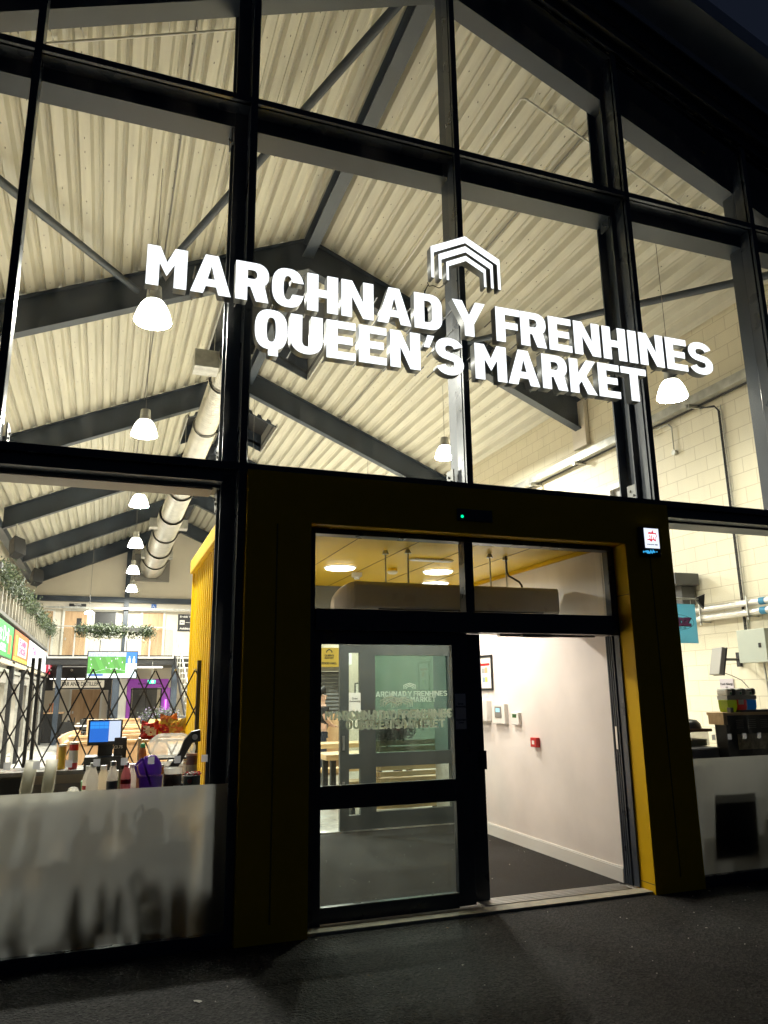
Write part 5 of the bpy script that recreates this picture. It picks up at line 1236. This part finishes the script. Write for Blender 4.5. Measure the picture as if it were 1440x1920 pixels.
table('timber table nearest the inner doors', 3.95, 5.9)
table('second timber table behind the nearest one', 4.3, 8.3)
bench('low timber bench right before the inner doors', 4.1, 5.1)
bench('timber bench between the two tables', 4.2, 7.0)
bench('timber bench far behind the second table', 4.6, 9.4)
t = thing('booth_bench', 'tall oak booth bench behind the tables through the doors', 'bench')
MB().box(3.3, 5.0, 10.4, 10.45, 0, 1.25).box(3.3, 5.0, 10.0, 10.4, .4, .46).box(3.3, 5.0, 11.3, 11.35, 0, 1.32).build('backrest', M['oak'], t)
t = thing('timber_planter', 'planter built of stacked timber slats, seen through green glass', 'planter')
mb = MB()
for k in range(11): mb.box(3.75, 5.0, 4.75, 4.80, .1+.085*k, .165+.085*k).box(3.72, 3.77, 4.8, 5.6, .1+.085*k, .165+.085*k)
mb.build('slat', M['pine'], t)
foliage('shrub', 'dark leafy shrub growing in the slatted timber planter', 3.8, 4.15, 4.85, 5.2, 1.05, 1.28, 1200, .06, seed=9)
# stall with shutter
t = thing('shuttered_stall', 'closed stall with a grey roller shutter beyond the lobby', 'stall')
MB().box(4.42, 5.05, 10.8, 10.9, 2.16, 2.35).box(4.42, 4.5, 10.8, 10.9, 0, 2.16).box(5.02, 5.10, 10.8, 10.9, 0, 2.2).build('surround', M['grey'], t)
mb = MB()
for k in range(27): mb.prism([(0, 0), (-.018, .04), (0, .078)], lambda a, z, k=k: (4.5, 10.86+a, .02+.079*k+z), lambda a, z, k=k: (5.02, 10.86+a, .02+.079*k+z))
mb.build('shutter', M['dgrey'], t)
MB().box(5.12, 8.4, 11.2, 11.3, 0, 2.9).build('side_panel', M['cream'], t)
t = thing('stall_sign', 'mustard yellow stall sign with a small roof emblem and dark words', 'shop sign')
MB().box(4.40, 4.92, 10.5, 10.78, 2.25, 2.66).build('box', emis('mustard_face', (.62, .40, .05), .55), t)
mesh_obj('sign_lettering', text_mesh("QUEEN'S\nMARKET", .055, .002, .002), M['ink'], t, (4.64, 10.495, 2.46), FRONT)
mesh_obj('sign_lettering', text_mesh('FOOD HALL', .062, .002, .003), M['ink'], t, (4.64, 10.495, 2.32), FRONT)
c = [(-.07, 0), (-.07, .04), (0, .085), (.07, .04), (.07, 0), (.05, 0), (.05, .03), (0, .06), (-.05, .03), (-.05, 0)]
mesh_obj('emblem', curve_mesh([c], .002), M['ink'], t, (4.64, 10.495, 2.55), FRONT)
t = thing('stall_sign', 'bright white lit panel next to the mustard sign', 'shop sign')
MB().box(5.0, 5.16, 10.5, 10.7, 2.30, 2.70).build('box', emis('white_panel_light', (.95, .92, .85), 1.3), t)
t = thing('framed_notice', 'small thin framed notice hung from a hook on the cream wall', 'framed notice')
MB().box(5.45, 5.85, 11.18, 11.195, 1.60, 1.90).build('frame', M['ink'], t); MB().box(5.47, 5.83, 11.17, 11.18, 1.62, 1.88).build('sheet', M['paper'], t)
MB().path([(5.5, 11.18, 1.9), (5.65, 11.18, 2.03), (5.8, 11.18, 1.9)], .005, 5).build('cord', M['ink'], t)

# person standing beyond the doors, in profile facing right
def skinned(name, pts, edges, rad, m_, parent, sub=2):
    me = bpy.data.meshes.new(name); me.from_pydata(pts, edges, []); me.materials.append(m_)
    o = bpy.data.objects.new(name, me); col.objects.link(o)
    sk = o.modifiers.new('s', 'SKIN'); sk.use_smooth_shade = True
    for v, r_ in zip(me.skin_vertices[0].data, rad): v.radius = r_ if isinstance(r_, tuple) else (r_, r_)
    me.skin_vertices[0].data[0].use_root = True
    ss = o.modifiers.new('u', 'SUBSURF'); ss.levels = sub; ss.render_levels = sub
    o.parent = parent; return o
pe = thing('person', 'person with short dark hair in a black t-shirt standing beyond the lobby doors', 'person', (4.10, 9.2, .006), rz=R(0))
# facing +x ; y is left-right of body
P_ = [(0, 0, .98), (0, 0, 1.12), (.01, 0, 1.30), (0, 0, 1.42), (.01, 0, 1.50), (.03, 0, 1.58), (.035, 0, 1.66),
      (0, .17, 1.40), (.03, .24, 1.20), (.17, .20, 1.06), (.24, .14, 1.04), (0, -.17, 1.40), (.03, -.24, 1.20), (.17, -.20, 1.06), (.24, -.14, 1.04),
      (0, .09, .92), (.02, .10, .50), (-.01, .10, .08), (.12, .10, .03), (0, -.09, .92), (.03, -.10, .50), (0, -.10, .08), (.13, -.10, .03)]
E_ = [(0, 1), (1, 2), (2, 3), (3, 4), (4, 5), (5, 6), (3, 7), (7, 8), (8, 9), (9, 10), (3, 11), (11, 12), (12, 13), (13, 14), (0, 15), (15, 16), (16, 17), (17, 18), (0, 19), (19, 20), (20, 21), (21, 22)]
Rd = [(.15, .11), (.14, .10), (.16, .11), (.10, .08), .055, (.078, .09), (.075, .09), .06, .045, .035, .03, .06, .045, .035, .03, .085, .06, .045, .04, .085, .06, .045, .04]
skinned('body', P_, E_, Rd, M['skin'], pe)
skinned('t_shirt', [(0, 0, .90), (0, 0, 1.12), (.01, 0, 1.30), (0, 0, 1.43), (0, .17, 1.405), (.02, .225, 1.26), (0, -.17, 1.405), (.02, -.225, 1.26)], [(0, 1), (1, 2), (2, 3), (3, 4), (4, 5), (3, 6), (6, 7)], [(.165, .125), (.155, .115), (.175, .125), (.105, .09), .075, .062, .075, .062], M['tee'], pe)
skinned('trousers', [(0, 0, 1.0), (0, .09, .90), (.02, .10, .50), (-.01, .10, .10), (0, -.09, .90), (.03, -.10, .50), (0, -.10, .10)], [(0, 1), (1, 2), (2, 3), (0, 4), (4, 5), (5, 6)], [(.16, .12), .10, .075, .06, .10, .075, .06], M['denim'], pe)
mb = MB(); vs = []
skinned('hair', [(.0, 0, 1.74), (-.03, 0, 1.70), (-.045, 0, 1.62), (.04, 0, 1.745)], [(0, 1), (1, 2), (0, 3)], [(.085, .07), (.09, .085), (.05, .06), (.05, .055)], M['hair'], pe)
MB().prism([(.10, 1.60), (.135, 1.615), (.10, 1.655)], lambda x, z: (x, -.012, z), lambda x, z: (x, .012, z)).build('nose', M['skin'], pe)
for s_ in (-1, 1): MB().lathe([(0, -.008), (.012, 0), (0, .008)], .098, .034*s_, 8, 1.665).build('eye', M['ink'], pe); MB().lathe([(0, -.03), (.016, 0), (0, .03)], .02, .083*s_, 8, 1.635).build('ear', M['skin'], pe)
B('mouth', (.098, .112, -.025, .025, 1.575, 1.582), mat('lip', (.35, .12, .10), .5), pe)
for s_ in (-1, 1):
    pts_, ed, rd = [(.24, .14*s_, 1.04)], [], [.026]
    for k, (dy, ln) in enumerate(((-.03, .075), (-.01, .085), (.01, .08), (.03, .065))):
        a = len(pts_); y = .14*s_+dy*.9
        pts_ += [(.275, y, 1.035), (.275+ln*.5, y-.008*s_, 1.03), (.275+ln*.9, y-.015*s_, 1.012)]; ed += [(0, a), (a, a+1), (a+1, a+2)]; rd += [.011, .009, .007]
    a = len(pts_); pts_ += [(.265, .14*s_-.04*s_, 1.045), (.30, .14*s_-.055*s_, 1.045)]; ed += [(0, a), (a, a+1)]; rd += [.011, .009]
    skinned('hand', pts_, ed, rd, M['skin'], pe, 1)

# ================= ground litter =================
rnd = random.Random(11)
def litter(label, x, y, s_, m_, cat='litter', group='pale scraps of litter on the tarmac'):
    mb = MB(); n = 7; vs = [(rnd.uniform(-.1, .1)*s_, rnd.uniform(-.1, .1)*s_, .35*s_)]
    for i in range(n):
        a = 2*math.pi*i/n; r_ = s_*rnd.uniform(.5, 1.2); vs.append((r_*math.cos(a), r_*.7*math.sin(a), rnd.uniform(0, .25)*s_))
    mb.add(vs, [(0, 1+i, 1+(i+1) % n) for i in range(n)])
    o = mb.build('litter_scrap', m_); o.location = (x, y, .003); o.rotation_euler = (0, 0, rnd.uniform(0, 6)); tag(o, label, cat, group)
LIT = [(.62, -.90, .028, 'largest crumpled pale scrap on the tarmac at the lower left'), (2.27, -.94, .016, 'white scrap on the tarmac below the closed door'), (2.10, -.94, .010, 'small white fleck left of the scrap below the closed door'), (4.23, -.92, .014, 'scrap on the tarmac right of the doorway'), (4.42, -.58, .012, 'scrap near the foot of the right portal jamb'), (1.45, -.06, .014, 'leaf like scrap at the foot of the left portal jamb'), (1.53, -.1, .012, 'tiny scrap beside the leaf like one at the left jamb'), (2.5, -.2, .014, 'brown leaf lying by the door sill'), (4.75, -.2, .014, 'scrap lying against the right portal jamb'), (5.0, -.12, .016, 'pale scrap at the corner of the portal and the frosted glass')]
for i, (x, y, s_, lab) in enumerate(LIT): litter(lab, x, y, s_, mat('leaf_brown', (.25, .13, .07), .7) if i in (5, 7) else mat('scrap_pale', (.5, .48, .42), .8))
mb = MB()
for i in range(260):
    x, y = rnd.uniform(-3, 7), rnd.uniform(-4.2, -.1); s_ = rnd.uniform(.002, .005); mb.box(x, x+s_*1.6, y, y+s_, .0, s_)
for i in range(60):
    x, y = rnd.uniform(1.6, 4.4), rnd.uniform(.5, 3.6); s_ = rnd.uniform(.002, .006); mb.box(x, x+s_, y, y+s_, .012, .012+s_)
tag(mb.build('grit', mat('grit_pale', (.42, .40, .36), .8)), 'fine pale grit scattered over the tarmac and the lobby carpet', 'grit', kind='stuff')
